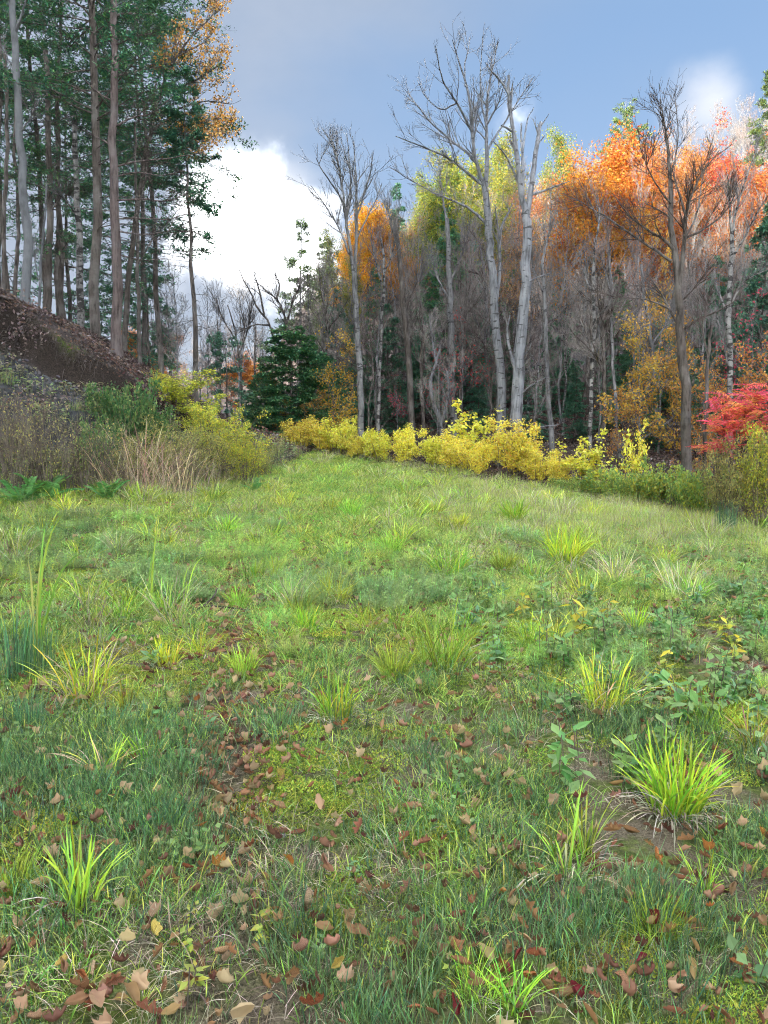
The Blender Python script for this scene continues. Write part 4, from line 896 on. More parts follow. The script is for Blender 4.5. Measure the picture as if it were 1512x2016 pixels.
def shrub(kind, u, d, vtop, wpx, label, name='shrub', group=None, rz=0.0):
    p = at(u, d); H0, W0 = HH[id(kind)]
    H = pix(u, vtop, d)[2] - p[2]; w = wpx / F * d
    return thing(name, kind, p, label, 'shrub', group, rz=rz, s=max(w / W0 * 0.85, 0.3), sz=max(H / H0, 0.3))
G1 = 'yellow shrubs along the wood edge'
for q, (k, u, d, vt, w, lab) in enumerate([
    (0, 592, 27.0, 833, 85, 'leftmost yellow shrub of the row, at the head of the path'), (1, 640, 26.2, 840, 90, 'low yellow shrub second from the head of the path'),
    (2, 676, 25.6, 826, 70, 'upright yellow shrub just left of the forked tree'), (1, 700, 24.6, 862, 60, 'small yellow shrub at the foot of the forked tree'),
    (1, 752, 24.2, 853, 90, 'yellow shrub just right of the forked tree'), (0, 800, 23.6, 850, 80, 'yellow shrub fifth along the row'),
    (1, 848, 23.0, 866, 80, 'low golden shrub midway along the row'), (0, 893, 22.2, 864, 90, 'golden shrub left of the pale pair'),
    (1, 946, 21.4, 872, 100, 'broad yellow shrub in front of the pale live tree'), (2, 1006, 21.6, 832, 110, 'tallest yellow shrub hiding the foot of the dead tree'),
    (0, 1058, 20.6, 890, 90, 'yellow shrub right of the dead tree'), (1, 1092, 19.8, 905, 70, 'small yellow shrub ending the dense row'),
    (3, 926, 23.4, 815, 100, 'sparse large-leaved yellow shrub behind the row'), (3, 1144, 19.4, 868, 90, 'sparse yellow sapling below the birch'),
    (3, 1248, 18.4, 850, 60, 'thin stem with few yellow leaves right of the birch'), (3, 1175, 19.0, 905, 70, 'low sparse yellow shrub beside the brambles')]):
    shrub(YB[k], u, d, vt - 12, w * 1.1, lab, 'yellow_shrub', G1, q * 1.37)
for q, (k, u, d, vt, w, lab) in enumerate([
    (1, 1128, 18.2, 925, 90, 'low green bramble right of the yellow row'), (0, 1180, 17.6, 918, 110, 'green bramble mound under the sparse yellow sapling'), (1, 1235, 16.9, 905, 110, 'green bramble mound in the middle of the wood edge'),
    (0, 1292, 16.2, 895, 110, 'bright green bramble left of the dark tree'), (1, 1345, 15.5, 905, 100, 'green bramble at the foot of the dark tree'), (0, 1388, 15.0, 915, 90, 'green bramble left of the olive shrub'),
    (1, 1262, 16.6, 925, 80, 'dark green low bramble between the mounds')]):
    shrub(GB[k], u, d, vt + 12, w, lab, 'bramble', 'green brambles along the wood edge', q * 1.1)
shrub(OB[1], 1468, 13.2, 850, 130, 'olive shrub under the red sumac', 'shrub', rz=0.4)
shrub(OB[0], 1518, 12.8, 835, 130, 'yellow-green shrub cut by the right edge below the sumac', 'shrub', rz=1.4)
shrub(OB[1], 1420, 14.2, 880, 90, 'low olive shrub left of the sumac', 'shrub', rz=2.4)
# left side, along the foot of the bank
for q, (k, u, d, vt, w, lab) in enumerate([
    (2, 358, 19.6, 728, 120, 'tall yellow-green sapling shrub at the end of the bank'), (2, 392, 19.2, 770, 90, 'yellow-leaved shrub right of the tall yellow-green one'), (0, 440, 17.4, 800, 150, 'bright olive-yellow shrub beside the path'),
    (0, 484, 17.0, 850, 110, 'rounded olive-yellow shrub nearest the path'), (1, 400, 16.6, 840, 140, 'dull olive shrub behind the dry grass'), (1, 340, 16.4, 830, 130, 'olive shrub at the foot of the bank below the green bramble'),
    (1, 300, 15.6, 860, 120, 'low olive shrub left of the dry grass'), (1, 515, 18.6, 870, 70, 'small olive shrub at the mouth of the path'), (1, 250, 15.4, 850, 130, 'grey-green shrub in the middle of the bank foot'), (2, 322, 19.8, 775, 70, 'thin yellow-green shrub on the last of the bank')]):
    shrub(OB[k], u, d, vt, w, lab, 'shrub', 'shrubs at the foot of the bank', q * 0.93)
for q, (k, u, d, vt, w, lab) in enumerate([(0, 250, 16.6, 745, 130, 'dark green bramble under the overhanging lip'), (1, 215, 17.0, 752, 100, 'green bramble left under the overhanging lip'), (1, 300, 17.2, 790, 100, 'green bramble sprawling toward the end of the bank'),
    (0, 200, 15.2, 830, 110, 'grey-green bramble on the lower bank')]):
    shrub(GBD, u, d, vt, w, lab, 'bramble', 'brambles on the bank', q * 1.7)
for q, (u, d, vt, w, lab) in enumerate([(30, 13.2, 800, 150, 'grey leafless thicket at the left edge of the bank foot'), (95, 13.4, 780, 150, 'grey leafless thicket with fine twigs below the scree'), (160, 14.0, 800, 150, 'bare brush right of the grey thickets'), (225, 14.2, 830, 140, 'bare brush beside the dry grass'),
    (60, 14.6, 760, 140, 'bare brush climbing the scree'), (350, 15.0, 850, 130, 'bare brush among the dry grass'), (5, 14.2, 740, 120, 'bare brush cut by the left edge')]):
    shrub(GRB[q % 2], u, d, vt, w, lab, 'bare_brush', 'leafless brush along the bank foot', q * 0.8)

# --- sumac: stems carrying long feathered leaves
def frond(seed, cols, L=0.5, pairs=12, lw=0.11):
    rng = np.random.default_rng(seed)
    n = 9; f = np.linspace(0, 1, n); P = np.stack([f * L, np.zeros(n), 0.10 * L * np.sin(f * 2.2) - 0.32 * L * f ** 2], 1)[None]
    g = Geo(); c = pick(rng, cols, 1)[0]
    tubes(g, P, np.linspace(0.004, 0.0015, n)[None], 3, c * 0.7)
    t = np.repeat(np.linspace(0.16, 0.98, pairs), 2); sg = np.tile([-1, 1], pairs)
    p = np.stack([np.interp(t, f, P[0, :, k]) for k in range(3)], 1)
    m = len(t); d = np.stack([np.full(m, 0.45), sg * 0.9, -0.35 + rng.normal(0, 0.12, m)], 1)
    leaves(g, p, d, np.array([0, 0, 1.0]) + rng.normal(0, 0.15, (m, 3)), lw * np.sin(0.5 + t * 2.2) * rng.uniform(0.9, 1.1, m) + 0.015, lw * 0.15, pick(rng, cols, m, 0.12), -0.06)
    return g.mesh('leaf', M_LEAF)
FR = [frond(301, [(0.72, 0.10, 0.12), (0.68, 0.12, 0.14)], 0.62), frond(302, [(0.74, 0.16, 0.10), (0.74, 0.24, 0.10)], 0.56), frond(303, [(0.74, 0.32, 0.10), (0.70, 0.20, 0.10)], 0.55), frond(304, [(0.76, 0.15, 0.20), (0.70, 0.10, 0.15)], 0.64)]
def sumac(u, d, tops, label, seed):
    rng = np.random.default_rng(seed); b = at(u, d); e = thing('sumac', [], b, label, 'shrub', 'red sumacs at the wood edge')
    Ps = []
    for (tu, tv, td) in tops:
        w = pix(tu, tv, d + td) - b; Ps.append(cr([(0, 0, -0.15), w * np.array([0.35, 0.35, 0.45]), w * np.array([0.8, 0.8, 0.85]), w], 10))
    P = np.stack(Ps); g = Geo(); tubes(g, P, np.linspace(0.02, 0.008, 10)[None].repeat(len(P), 0), 6); obj('stem', g.mesh('stem', B_STEM, True), e)
    for p in P:
        for k in range(13):
            t = rng.uniform(0.72, 1.0); q = np.array([np.interp(t * 9, np.arange(10), p[:, c]) for c in range(3)])
            o = obj('leaf', FR[rng.integers(0, 4)], e, q); a = rng.uniform(0, 6.28); s = rng.uniform(0.8, 1.15)
            o.rotation_euler = (rng.normal(0, 0.3), rng.uniform(-0.75, 0.15), a); o.scale = (s, s, s)
sumac(1455, 14.4, [(1418, 810, -0.2), (1445, 785, 0.3), (1468, 795, -0.4), (1430, 850, -0.5), (1450, 840, -0.7), (1412, 880, -0.4)], 'scarlet and orange sumac nearer the dark tree', 311)
sumac(1505, 14.2, [(1485, 772, 0.2), (1515, 758, -0.1), (1500, 800, -0.4), (1525, 790, -0.3), (1480, 830, -0.5)], 'scarlet sumac cut by the right edge', 312)

# --- ferns and dry grass at the foot of the bank
FN = [frond(321, [(0.10, 0.28, 0.08), (0.14, 0.34, 0.10)], 0.55, 16, 0.13), frond(322, [(0.16, 0.32, 0.06), (0.12, 0.26, 0.07)], 0.5, 16, 0.12)]
def fern(u, d, n, s, label, seed):
    rng = np.random.default_rng(seed); e = thing('fern', [], at(u, d) + np.array([0, 0, 0.02]), label, 'fern', 'ferns by the bank', s=s)
    for k in range(n):
        o = obj('frond', FN[k % 2], e); o.rotation_euler = (rng.normal(0, 0.2), rng.uniform(-1.2, -0.5), k * 6.28 / n + rng.normal(0, 0.2))
fern(85, 13.0, 9, 1.2, 'bright green fern at the foot of the grey thicket', 1); fern(40, 12.6, 9, 1.0, 'green fern low at the left edge', 2); fern(210, 13.4, 8, 0.9, 'yellowish fern left of the dry grass', 3); fern(500, 15.6, 7, 0.6, 'small fern beside the path shrubs', 4)
def blades(rng, n, r, h, lean, w, cols, seg=4, curl=0.5, tipdark=1.0, zmin=-0.01):
    """n arching blades rooted within radius r -> P, W, side, colour"""
    a = rng.uniform(0, 6.28, n); rr = r * np.sqrt(rng.uniform(0, 1, n)); az = a + rng.normal(0, 0.9, n)
    H = rng.uniform(h[0], h[1], n); ln = rng.uniform(lean[0], lean[1], n)
    f = np.linspace(0, 1, seg + 1)
    P = np.zeros((n, seg + 1, 3)); P[:, 0, 0] = np.cos(a) * rr; P[:, 0, 1] = np.sin(a) * rr; P[:, 0, 2] = zmin
    th = ln[:, None] * (0.25 + curl * f[None] * 2)
    for k in range(1, seg + 1):
        s = (H / seg)
        P[:, k, 0] = P[:, k - 1, 0] + np.cos(az) * np.sin(th[:, k]) * s; P[:, k, 1] = P[:, k - 1, 1] + np.sin(az) * np.sin(th[:, k]) * s
        P[:, k, 2] = np.maximum(P[:, k - 1, 2] + np.cos(th[:, k]) * s, 0.004)
    sa = rng.uniform(0, 6.28, n); side = np.stack([np.cos(sa), np.sin(sa), np.zeros(n)], 1)
    Wd = (rng.uniform(w[0], w[1], n) * 0.5)[:, None] * (np.array([0.8] + [1.0] * (seg - 1) + [0.12]) if seg > 1 else np.array([1, 0.15]))[None]
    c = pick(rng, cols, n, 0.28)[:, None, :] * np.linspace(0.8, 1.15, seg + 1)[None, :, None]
    return P, Wd, side, np.clip(c, 0, 0.9)
def tuft(seed, n, r, h, lean, w, cols, dead=0, seg=6, curl=0.55):
    rng = np.random.default_rng(seed); g = Geo(); strips(g, *blades(rng, n, r, h, lean, w, cols, seg, curl)); parts = [('blades', g.mesh('blades', M_GRASS))]
    if dead:
        g = Geo(); strips(g, *blades(rng, dead, r * 1.1, (h[0] * 0.5, h[1] * 0.75), (0.9, 1.7), (w[0] * 0.6, w[1] * 0.7), [(0.42, 0.37, 0.28), (0.32, 0.27, 0.20), (0.5, 0.46, 0.38)], 5, 0.6)); parts.append(('dead_skirt', g.mesh('dead_skirt', M_DRY)))
    return parts
STRAW = [(0.52, 0.42, 0.26), (0.44, 0.34, 0.22), (0.58, 0.48, 0.32), (0.38, 0.31, 0.22)]
DG = [tuft(401 + q, 40, 0.36, (0.6, 1.3), (0.15, 0.85), (0.006, 0.012), STRAW, 40) for q in range(2)]
for q, (u, d, s, lab) in enumerate([(245, 13.9, 1.0, 'dry tan grass clump leftmost of the dry stand'), (280, 14.2, 1.1, 'tall dry tan grass clump in the middle of the stand'), (318, 14.4, 1.0, 'dry tan grass leaning right in the stand'), (350, 14.6, 0.9, 'dry grass clump low beside the olive shrub'),
    (385, 15.0, 0.8, 'thin dry grass clump under the olive-yellow shrub'), (265, 15.2, 1.2, 'tall dry grass behind the front clumps'), (300, 15.4, 1.2, 'dry upright grass at the back of the stand'), (430, 15.6, 0.65, 'short dry grass under the shrubs near the path')]):
    thing('dry_grass', DG[q % 2], at(u, d), lab, 'grass clump', 'dry grass at the foot of the bank', rz=q * 1.3, s=s)
# roots and sod hanging from the eroded lip of the bank
rng = np.random.default_rng(55); pr = []
for q in range(520):
    x = rng.uniform(-12, -5.2); y = float(np.interp(x, [-17, -13, -9, -6, -3.6], [-60, 4, 12.2, 14, 17]) + np.interp(x, [-9, -3], [5.6, 4.5]) * rng.uniform(0.86, 0.95))
    z = tz(x, y) + 0.03; k = rng.uniform(0.08, 0.34); a = rng.normal(0, 0.2)
    pr.append([(x, y, z), (x + a * 0.3, y - 0.10, z + 0.02), (x + a * 0.5, y - 0.2 - 0.1 * k, z - k * 0.4), (x + a * 0.4, y - 0.24 - 0.15 * k, z - k)])
g = Geo(); tubes(g, np.array(pr), np.array([[0.008, 0.007, 0.005, 0.002]]).repeat(len(pr), 0) * rng.uniform(0.5, 1.5, (len(pr), 1)), 3)
tag(obj('hanging_roots', g.mesh('hanging_roots', B_TWIGDARK)), 'fringe of dark roots hanging from the eroded bank lip', 'roots', kind='stuff')
# ------------------------------------------------------------------ meadow
def vnoise(x, y, s, seed):
    r = np.random.default_rng(seed).uniform(0, 1, (64, 64))
    x = np.asarray(x) / s + 17.3; y = np.asarray(y) / s + 9.1
    i = np.floor(x).astype(int); j = np.floor(y).astype(int); f = x - i; g = y - j; f = f * f * (3 - 2 * f); g = g * g * (3 - 2 * g)
    a = r[i % 64, j % 64]; b = r[(i + 1) % 64, j % 64]; c = r[i % 64, (j + 1) % 64]; d = r[(i + 1) % 64, (j + 1) % 64]
    return (a * (1 - f) + b * f) * (1 - g) + (c * (1 - f) + d * f) * g
def fb(x, y, s, seed): return 0.55 * vnoise(x, y, s, seed) + 0.3 * vnoise(x, y, s * 0.45, seed + 1) + 0.15 * vnoise(x, y, s * 0.2, seed + 2)
TEAL = [(0.125, 0.25, 0.115), (0.165, 0.31, 0.125), (0.10, 0.205, 0.105), (0.23, 0.36, 0.12)]
FRESH = [(0.24, 0.42, 0.07), (0.32, 0.49, 0.09), (0.17, 0.34, 0.08), (0.42, 0.53, 0.13)]
LIME = [(0.40, 0.54, 0.05), (0.48, 0.57, 0.06), (0.30, 0.47, 0.05)]
OLIVE = [(0.34, 0.46, 0.09), (0.42, 0.51, 0.10), (0.48, 0.50, 0.15), (0.27, 0.42, 0.08)]
PALE = [(0.50, 0.45, 0.32), (0.40, 0.35, 0.25), (0.58, 0.53, 0.40), (0.32, 0.27, 0.19)]
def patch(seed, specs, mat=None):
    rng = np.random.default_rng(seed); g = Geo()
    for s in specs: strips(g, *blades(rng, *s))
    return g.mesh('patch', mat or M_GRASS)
def mossy(seed, cols, n, r, h):
    rng = np.random.default_rng(seed); p = np.zeros((n, 3)); a = rng.uniform(0, 6.28, n); q = r * np.sqrt(rng.uniform(0, 1, n)); p[:, 0] = np.cos(a) * q; p[:, 1] = np.sin(a) * q; p[:, 2] = rng.uniform(0, h, n) * (1 - (q / r) ** 2) + 0.002
    d = rvec(rng, n); d[:, 2] = np.abs(d[:, 2]) + 0.4
    g = Geo(); leaves(g, p, d, rvec(rng, n), rng.uniform(0.010, 0.024, n), 0.0035, pick(rng, cols, n, 0.22)); return g.mesh('patch', M_GRASS)
def weedpatch(seed, cols, n, r, h, L, asp=0.36):
    rng = np.random.default_rng(seed); a = rng.uniform(0, 6.28, n); q = r * np.sqrt(rng.uniform(0, 1, n)); p = np.stack([np.cos(a) * q, np.sin(a) * q, rng.uniform(0.02, h, n)], 1)
    d = rvec(rng, n); d[:, 2] *= 0.3
    g = Geo(); ll = rng.uniform(0.6, 1.3, n) * L
    leaves(g, p, d, np.array([0, 0, 1.0]) + rng.normal(0, 0.35, (n, 3)), ll, ll * asp, pick(rng, cols, n, 0.15), 0.05)
    k = n // 2; P = np.stack([p[:k] * np.array([0.8, 0.8, 0.0]), p[:k] * np.array([0.9, 0.9, 0.5]), p[:k]], 1); tubes(g, P, np.full((k, 3), 0.0014), 3, np.array(cols[0]) * 0.8)
    return g.mesh('patch', M_LEAF)
def feather(seed, cols, n, r, h):
    """field horsetail: stems with whorls of hair-fine branches"""
    rng = np.random.default_rng(seed); g = Geo(); P, Wd, sd, c = blades(rng, n, r, h, (0.05, 0.35), (0.0022, 0.003), cols, 5, 0.4); strips(g, P, Wd, sd, c)
    for k in range(1, 5):
        m = 7; b = np.repeat(P[:, k], m, 0); a = rng.uniform(0, 6.28, len(b)); l = rng.uniform(0.03, 0.07, len(b)) * (1.15 - k * 0.17)
        e = b + np.stack([np.cos(a) * l, np.sin(a) * l, l * rng.uniform(0.4, 1.1, len(b))], 1)
        Q = np.stack([b, e], 1); s2 = np.stack([-np.sin(a), np.cos(a), np.zeros(len(b))], 1)
        strips(g, Q, np.tile(np.array([[0.0011, 0.0005]]), (len(b), 1)), s2, np.repeat(np.repeat(c[:, k:k + 1], m, 0), 2, 1))
    return g.mesh('patch', M_GRASS)
PT = [patch(501, [(50, 0.13, (0.07, 0.22), (0.05, 0.6), (0.0028, 0.0046), TEAL, 3, 0.4), (10, 0.13, (0.05, 0.13), (0.3, 1.2), (0.0015, 0.003), PALE, 3, 0.5)]),          # 0 teal rush
      patch(502, [(44, 0.14, (0.05, 0.16), (0.1, 0.9), (0.0028, 0.005), TEAL + FRESH, 3, 0.5), (16, 0.14, (0.05, 0.12), (0.8, 1.6), (0.0015, 0.003), PALE, 3, 0.5)]),      # 1 short teal
      patch(503, [(46, 0.14, (0.06, 0.19), (0.1, 1.1), (0.003, 0.006), FRESH, 4, 0.6)]),                                                                              # 2 fresh green
      patch(504, [(42, 0.13, (0.05, 0.15), (0.2, 1.1), (0.003, 0.006), LIME + FRESH, 4, 0.6)]),                                                                      # 3 lime
      patch(505, [(40, 0.15, (0.06, 0.18), (0.9, 1.75), (0.002, 0.004), PALE, 4, 0.5)], M_DRY),                                                                        # 4 thatch
      patch(506, [(50, 0.15, (0.08, 0.24), (0.1, 0.8), (0.002, 0.004), OLIVE, 4, 0.5), (16, 0.15, (0.12, 0.32), (0.05, 0.4), (0.0014, 0.0022), PALE, 4, 0.3)]),            # 5 olive with straw
      mossy(507, [(0.34, 0.42, 0.05), (0.26, 0.36, 0.04), (0.42, 0.46, 0.08), (0.16, 0.26, 0.05)], 520, 0.13, 0.035),                                                      # 6 moss
      weedpatch(508, [(0.14, 0.30, 0.09), (0.20, 0.36, 0.10), (0.26, 0.40, 0.14)], 34, 0.15, 0.10, 0.045),                                                                  # 7 small leaves
      feather(509, [(0.22, 0.36, 0.13), (0.28, 0.42, 0.14)], 26, 0.14, (0.12, 0.26)),                                                                                       # 8 horsetail
      feather(510, [(0.30, 0.46, 0.12), (0.36, 0.50, 0.11)], 26, 0.14, (0.12, 0.24)),                                                                                       # 9 yellow horsetail
      patch(511, [(30, 0.15, (0.14, 0.38), (0.02, 0.35), (0.0014, 0.0026), PALE + OLIVE, 4, 0.3)], M_DRY),
      patch(512, [(60, 0.09, (0.16, 0.36), (0.15, 1.0), (0.004, 0.008), LIME + FRESH, 5, 0.55), (26, 0.1, (0.1, 0.24), (0.9, 1.6), (0.003, 0.005), PALE, 4, 0.5)]),
      patch(513, [(54, 0.10, (0.18, 0.42), (0.1, 0.9), (0.003, 0.006), OLIVE + PALE, 5, 0.5)])]                                                                  # 10 straw stalks
rng = np.random.default_rng(900)
def band(y0, y1, dens):
    n = int((y1 - y0) * (1.03 * (y0 + y1) / 2 + 4.4) * dens)
    y = np.sqrt(rng.uniform(y0 ** 2, y1 ** 2, int(n * 1.0))); x = rng.uniform(-1, 1, len(y)) * (0.515 * y + 2.2)
    return x, y
xs, ys = zip(*[band(0.5, 4, 235), band(4, 8, 135), band(8, 14, 80), band(14, 29, 46)])
x = np.concatenate(xs); y = np.concatenate(ys)
ok = (forest_d(x, y) < 1.4 + rng.normal(0, 0.5, len(x))) & (bank_t(x, y) < 0.10 + np.abs(rng.normal(0, 0.12, len(x))))
x, y = x[ok], y[ok]; n = len(x)
na, nb_, nc, nd = fb(x, y, 1.6, 21), fb(x, y, 0.7, 31), fb(x, y, 0.9, 41), fb(x, y, 2.6, 51)
trk = np.exp(-((x + 0.05 + 0.19 * y) / 0.16) ** 2) * sm(11, 5, y)
strip = np.exp(-((x + 0.02 * y + 0.0045 * y * y) / (0.55 + 0.06 * y)) ** 2) * sm(3.5, 6, y); far = sm(7, 13, y); near = sm(6.0, 3.2, y); right = sm(-0.5, 4, x) * sm(3, 7, y)
w = np.stack([
    (0.25 + 2.1 * near) * sm(0.36, 0.56, na) * (1 - 0.9 * far), (0.40 + 1.0 * near) * (1 - 0.9 * far), (0.6 + 0.6 * sm(0.4, 0.6, nb_)) * (1 - 0.4 * near),
    0.60 * sm(0.45, 0.60, nc) + 0.9 * far * sm(0.45, 0.58, nb_), 0.34 + 0.5 * sm(0.52, 0.62, nb_) + 0.9 * trk, 0.95 * far * (0.4 + 0.9 * right) + 0.25 * right,
    (1.25 * sm(0.48, 0.62, nc) + 0.25) * (1 - far), 0.22 + 0.75 * right * sm(0.42, 0.6, nd) * (1 - 0.6 * far), 0.8 * sm(0.5, 0.6, nd) * (1 - near) * sm(14, 9, y), 0.8 * sm(0.52, 0.62, nb_) * (1 - near) * sm(15, 9, y), 0.22 * far + 0.40 * right * far, 0.20 * sm(3.5, 7, y) * (0.5 + sm(0.5, 0.6, nc)), 0.14 * sm(3.5, 7, y) * (0.5 + right)], 1)
w[:, :11] = w[:, :11] ** 1.8; w[:, 11:] *= 0.28; w[:, [2, 3, 8, 9]] *= (1 + 2.2 * strip)[:, None]; w[:, [4, 5, 10, 12]] *= (1 - 0.75 * strip)[:, None]; cum = np.cumsum(w / w.sum(1, keepdims=True), 1); kind = np.minimum((rng.uniform(0, 1, (n, 1)) > cum).sum(1), 12)
gap = fb(x, y, 0.55, 71); keep = rng.uniform(0, 1, n) > ((0.75 * trk) + 0.75 * sm(0.54, 0.62, gap) * sm(9, 5, y)) * np.where((kind == 4) | (kind == 6), 0.25, 1.0) + 0.45 * sm(0.52, 0.64, nd) + 0.25 * sm(0.55, 0.65, na)
x, y, kind, n = x[keep], y[keep], kind[keep], int(keep.sum())
scl = rng.uniform(0.55, 1.4, n) * np.interp(y, [1, 4, 9, 16, 28], [0.62, 0.85, 1.15, 1.6, 2.1])
sc3 = np.stack([scl, scl, scl * np.interp(y, [2, 6, 12, 28], [0.8, 0.68, 0.5, 0.32]) * np.where(kind >= 11, 1.15, 1.0)], 1)
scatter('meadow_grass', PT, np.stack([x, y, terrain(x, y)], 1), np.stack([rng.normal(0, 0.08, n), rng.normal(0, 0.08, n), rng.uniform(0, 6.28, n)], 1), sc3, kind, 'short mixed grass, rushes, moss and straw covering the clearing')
print('grass patches', n)

# leaf litter on the bank top and under the wood
def litter_mesh(seed, n=60, r=0.5, cols=((0.11, 0.08, 0.075), (0.155, 0.12, 0.11), (0.075, 0.057, 0.055), (0.21, 0.17, 0.16))):
    rng = np.random.default_rng(seed); p = np.stack([rng.uniform(-r, r, n), rng.uniform(-r, r, n), rng.uniform(0.01, 0.05, n)], 1); d = rvec(rng, n); d[:, 2] *= 0.35
    g = Geo(); leaves(g, p, d, np.array([0, 0, 1.0]) + rng.normal(0, 0.4, (n, 3)), rng.uniform(0.06, 0.12, n), 0.028, pick(rng, cols, n, 0.2), 0.15); return g.mesh('patch', M_DRY)
LP = [litter_mesh(601), litter_mesh(602), litter_mesh(603, cols=((0.18, 0.10, 0.075), (0.13, 0.08, 0.065), (0.10, 0.068, 0.06)))]
qx = np.concatenate([rng.uniform(-14, -3, 2600), rng.uniform(-6, 24, 5200)]); qy = np.concatenate([rng.uniform(9, 30, 2600), rng.uniform(12, 42, 5200)])
bt = bank_t(qx, qy); fd = forest_d(qx, qy); ok = ((bt > 0.93) & (qx < -3)) | ((fd > 0.8) & (fd < 16)) | ((bt > 0.15) & (qx < -3) & (rng.uniform(0, 1, len(qx)) < 0.15))
qx, qy = qx[ok], qy[ok]; m = len(qx); e = 0.15
sx = (terrain(qx + e, qy) - terrain(qx - e, qy)) / (2 * e); sy = (terrain(qx, qy + e) - terrain(qx, qy - e)) / (2 * e)
rot = np.stack([np.arctan(sy), -np.arctan(sx), np.zeros(m)], 1)
scatter('leaf_litter', LP, np.stack([qx, qy, terrain(qx, qy) + 0.01], 1), rot, np.full((m, 3), 1.0), rng.integers(0, 3, m), 'brown fallen leaves carpeting the bank top and the floor of the wood')
# broken stones on the bare face of the bank
def stones(seed):
    rng = np.random.default_rng(seed); g = Geo()
    for k in range(14):
        s = rng.uniform(0.012, 0.042, 3) * np.array([1.4, 1.0, 0.5]); c = rng.uniform(-0.4, 0.4, 3) * np.array([1, 1, 0.05])
        v = np.array([[a, b, z] for z in (-1, 1) for a, b in ((-1, -1), (1, -1), (1, 1), (-1, 1))], float) * s + rng.normal(0, 0.008, (8, 3)); a = rng.uniform(0, 6.28)
        v = np.stack([v[:, 0] * math.cos(a) - v[:, 1] * math.sin(a), v[:, 0] * math.sin(a) + v[:, 1] * math.cos(a), v[:, 2]], 1) + c
        g.add(v, [[0, 3, 2, 1], [4, 5, 6, 7], [0, 1, 5, 4], [1, 2, 6, 5], [2, 3, 7, 6], [3, 0, 4, 7]], pick(rng, [(0.075, 0.082, 0.095), (0.11, 0.118, 0.135), (0.05, 0.054, 0.06), (0.09, 0.085, 0.08)], 1)[0])
    return g.mesh('patch', tint_material('scree_stone'))
qx = rng.uniform(-14, -4, 2400); qy = rng.uniform(8, 22, 2400); bt = bank_t(qx, qy); ok = (bt > 0.12) & (bt < 0.8) & (vnoise(qx, qy, 1.2, 5) > 0.6); qx, qy = qx[ok], qy[ok]; m = len(qx)
sx = (terrain(qx + e, qy) - terrain(qx - e, qy)) / (2 * e); sy = (terrain(qx, qy + e) - terrain(qx, qy - e)) / (2 * e)
scatter('scree', [stones(1), stones(2), stones(3)], np.stack([qx, qy, terrain(qx, qy)], 1), np.stack([np.arctan(sy), -np.arctan(sx), np.zeros(m)], 1), np.full((m, 3), 1.0), rng.integers(0, 3, m), 'loose grey-blue stones on the bare face of the bank')
# low weeds over the bank face
WP = [weedpatch(521, [(0.22, 0.32, 0.12), (0.30, 0.36, 0.15), (0.16, 0.26, 0.12)], 60, 0.3, 0.25, 0.06), weedpatch(522, [(0.30, 0.30, 0.14), (0.24, 0.24, 0.14), (0.34, 0.28, 0.18)], 60, 0.3, 0.25, 0.05), PT[5], PT[10]]
qx = rng.uniform(-13, -2.2, 2600); qy = rng.uniform(8, 24, 2600); bt = bank_t(qx, qy); ok = (bt > 0.02) & (bt < 0.8) & (rng.uniform(0, 1, 2600) < np.interp(bt, [0, 0.35, 0.8], [1, 0.7, 0.25]) + 0.4 * (qx > -6)); qx, qy = qx[ok], qy[ok]; m = len(qx)
ss = rng.uniform(0.7, 1.3, m) * 1.3
scatter('bank_weeds', WP, np.stack([qx, qy, terrain(qx, qy)], 1), np.stack([np.zeros(m), np.zeros(m), rng.uniform(0, 6.28, m)], 1), np.stack([ss, ss, ss], 1), rng.choice([0, 1, 1, 2, 3], m), 'grey-green weeds scrambling over the lower bank')

# --- sedge tufts, one by one
SEDGE = [(0.40, 0.54, 0.04), (0.50, 0.58, 0.05), (0.30, 0.48, 0.05), (0.54, 0.52, 0.05)]
SEDG2 = [(0.30, 0.48, 0.06), (0.24, 0.42, 0.06), (0.40, 0.52, 0.07)]
RUSH = [(0.08, 0.19, 0.09), (0.11, 0.24, 0.10), (0.15, 0.26, 0.12)]
TF = {'big': tuft(701, 170, 0.12, (0.22, 0.50), (0.1, 1.0), (0.006, 0.012), SEDGE, 160), 'dense': tuft(702, 210, 0.13, (0.18, 0.42), (0.15, 1.0), (0.005, 0.010), SEDGE, 90),
      'sparse': tuft(703, 34, 0.08, (0.22, 0.52), (0.15, 1.0), (0.007, 0.013), SEDG2 + SEDGE[:1], 36), 'fine': tuft(704, 170, 0.11, (0.16, 0.38), (0.15, 1.0), (0.004, 0.008), SEDG2, 50),
      'rush': tuft(705, 130, 0.12, (0.25, 0.52), (0.02, 0.4), (0.003, 0.005), RUSH, 20, curl=0.3), 'mix': tuft(706, 110, 0.11, (0.18, 0.42), (0.1, 1.0), (0.005, 0.010), SEDGE + SEDG2, 60)}
TF.update({'big2': tuft(711, 130, 0.12, (0.2, 0.52), (0.2, 1.25), (0.005, 0.010), SEDGE + STRAW[:1], 150), 'dense2': tuft(712, 170, 0.14, (0.15, 0.42), (0.2, 1.25), (0.004, 0.008), SEDGE + SEDG2 + STRAW[:1], 110), 'sparse2': tuft(713, 28, 0.09, (0.2, 0.55), (0.2, 1.3), (0.006, 0.011), SEDG2 + STRAW[:1], 50), 'fine2': tuft(714, 150, 0.13, (0.14, 0.38), (0.2, 1.2), (0.003, 0.006), SEDG2 + LIME, 60), 'rush2': TF['rush'], 'mix2': tuft(716, 80, 0.13, (0.16, 0.44), (0.2, 1.25), (0.004, 0.008), SEDGE + SEDG2 + STRAW[:1], 80)})
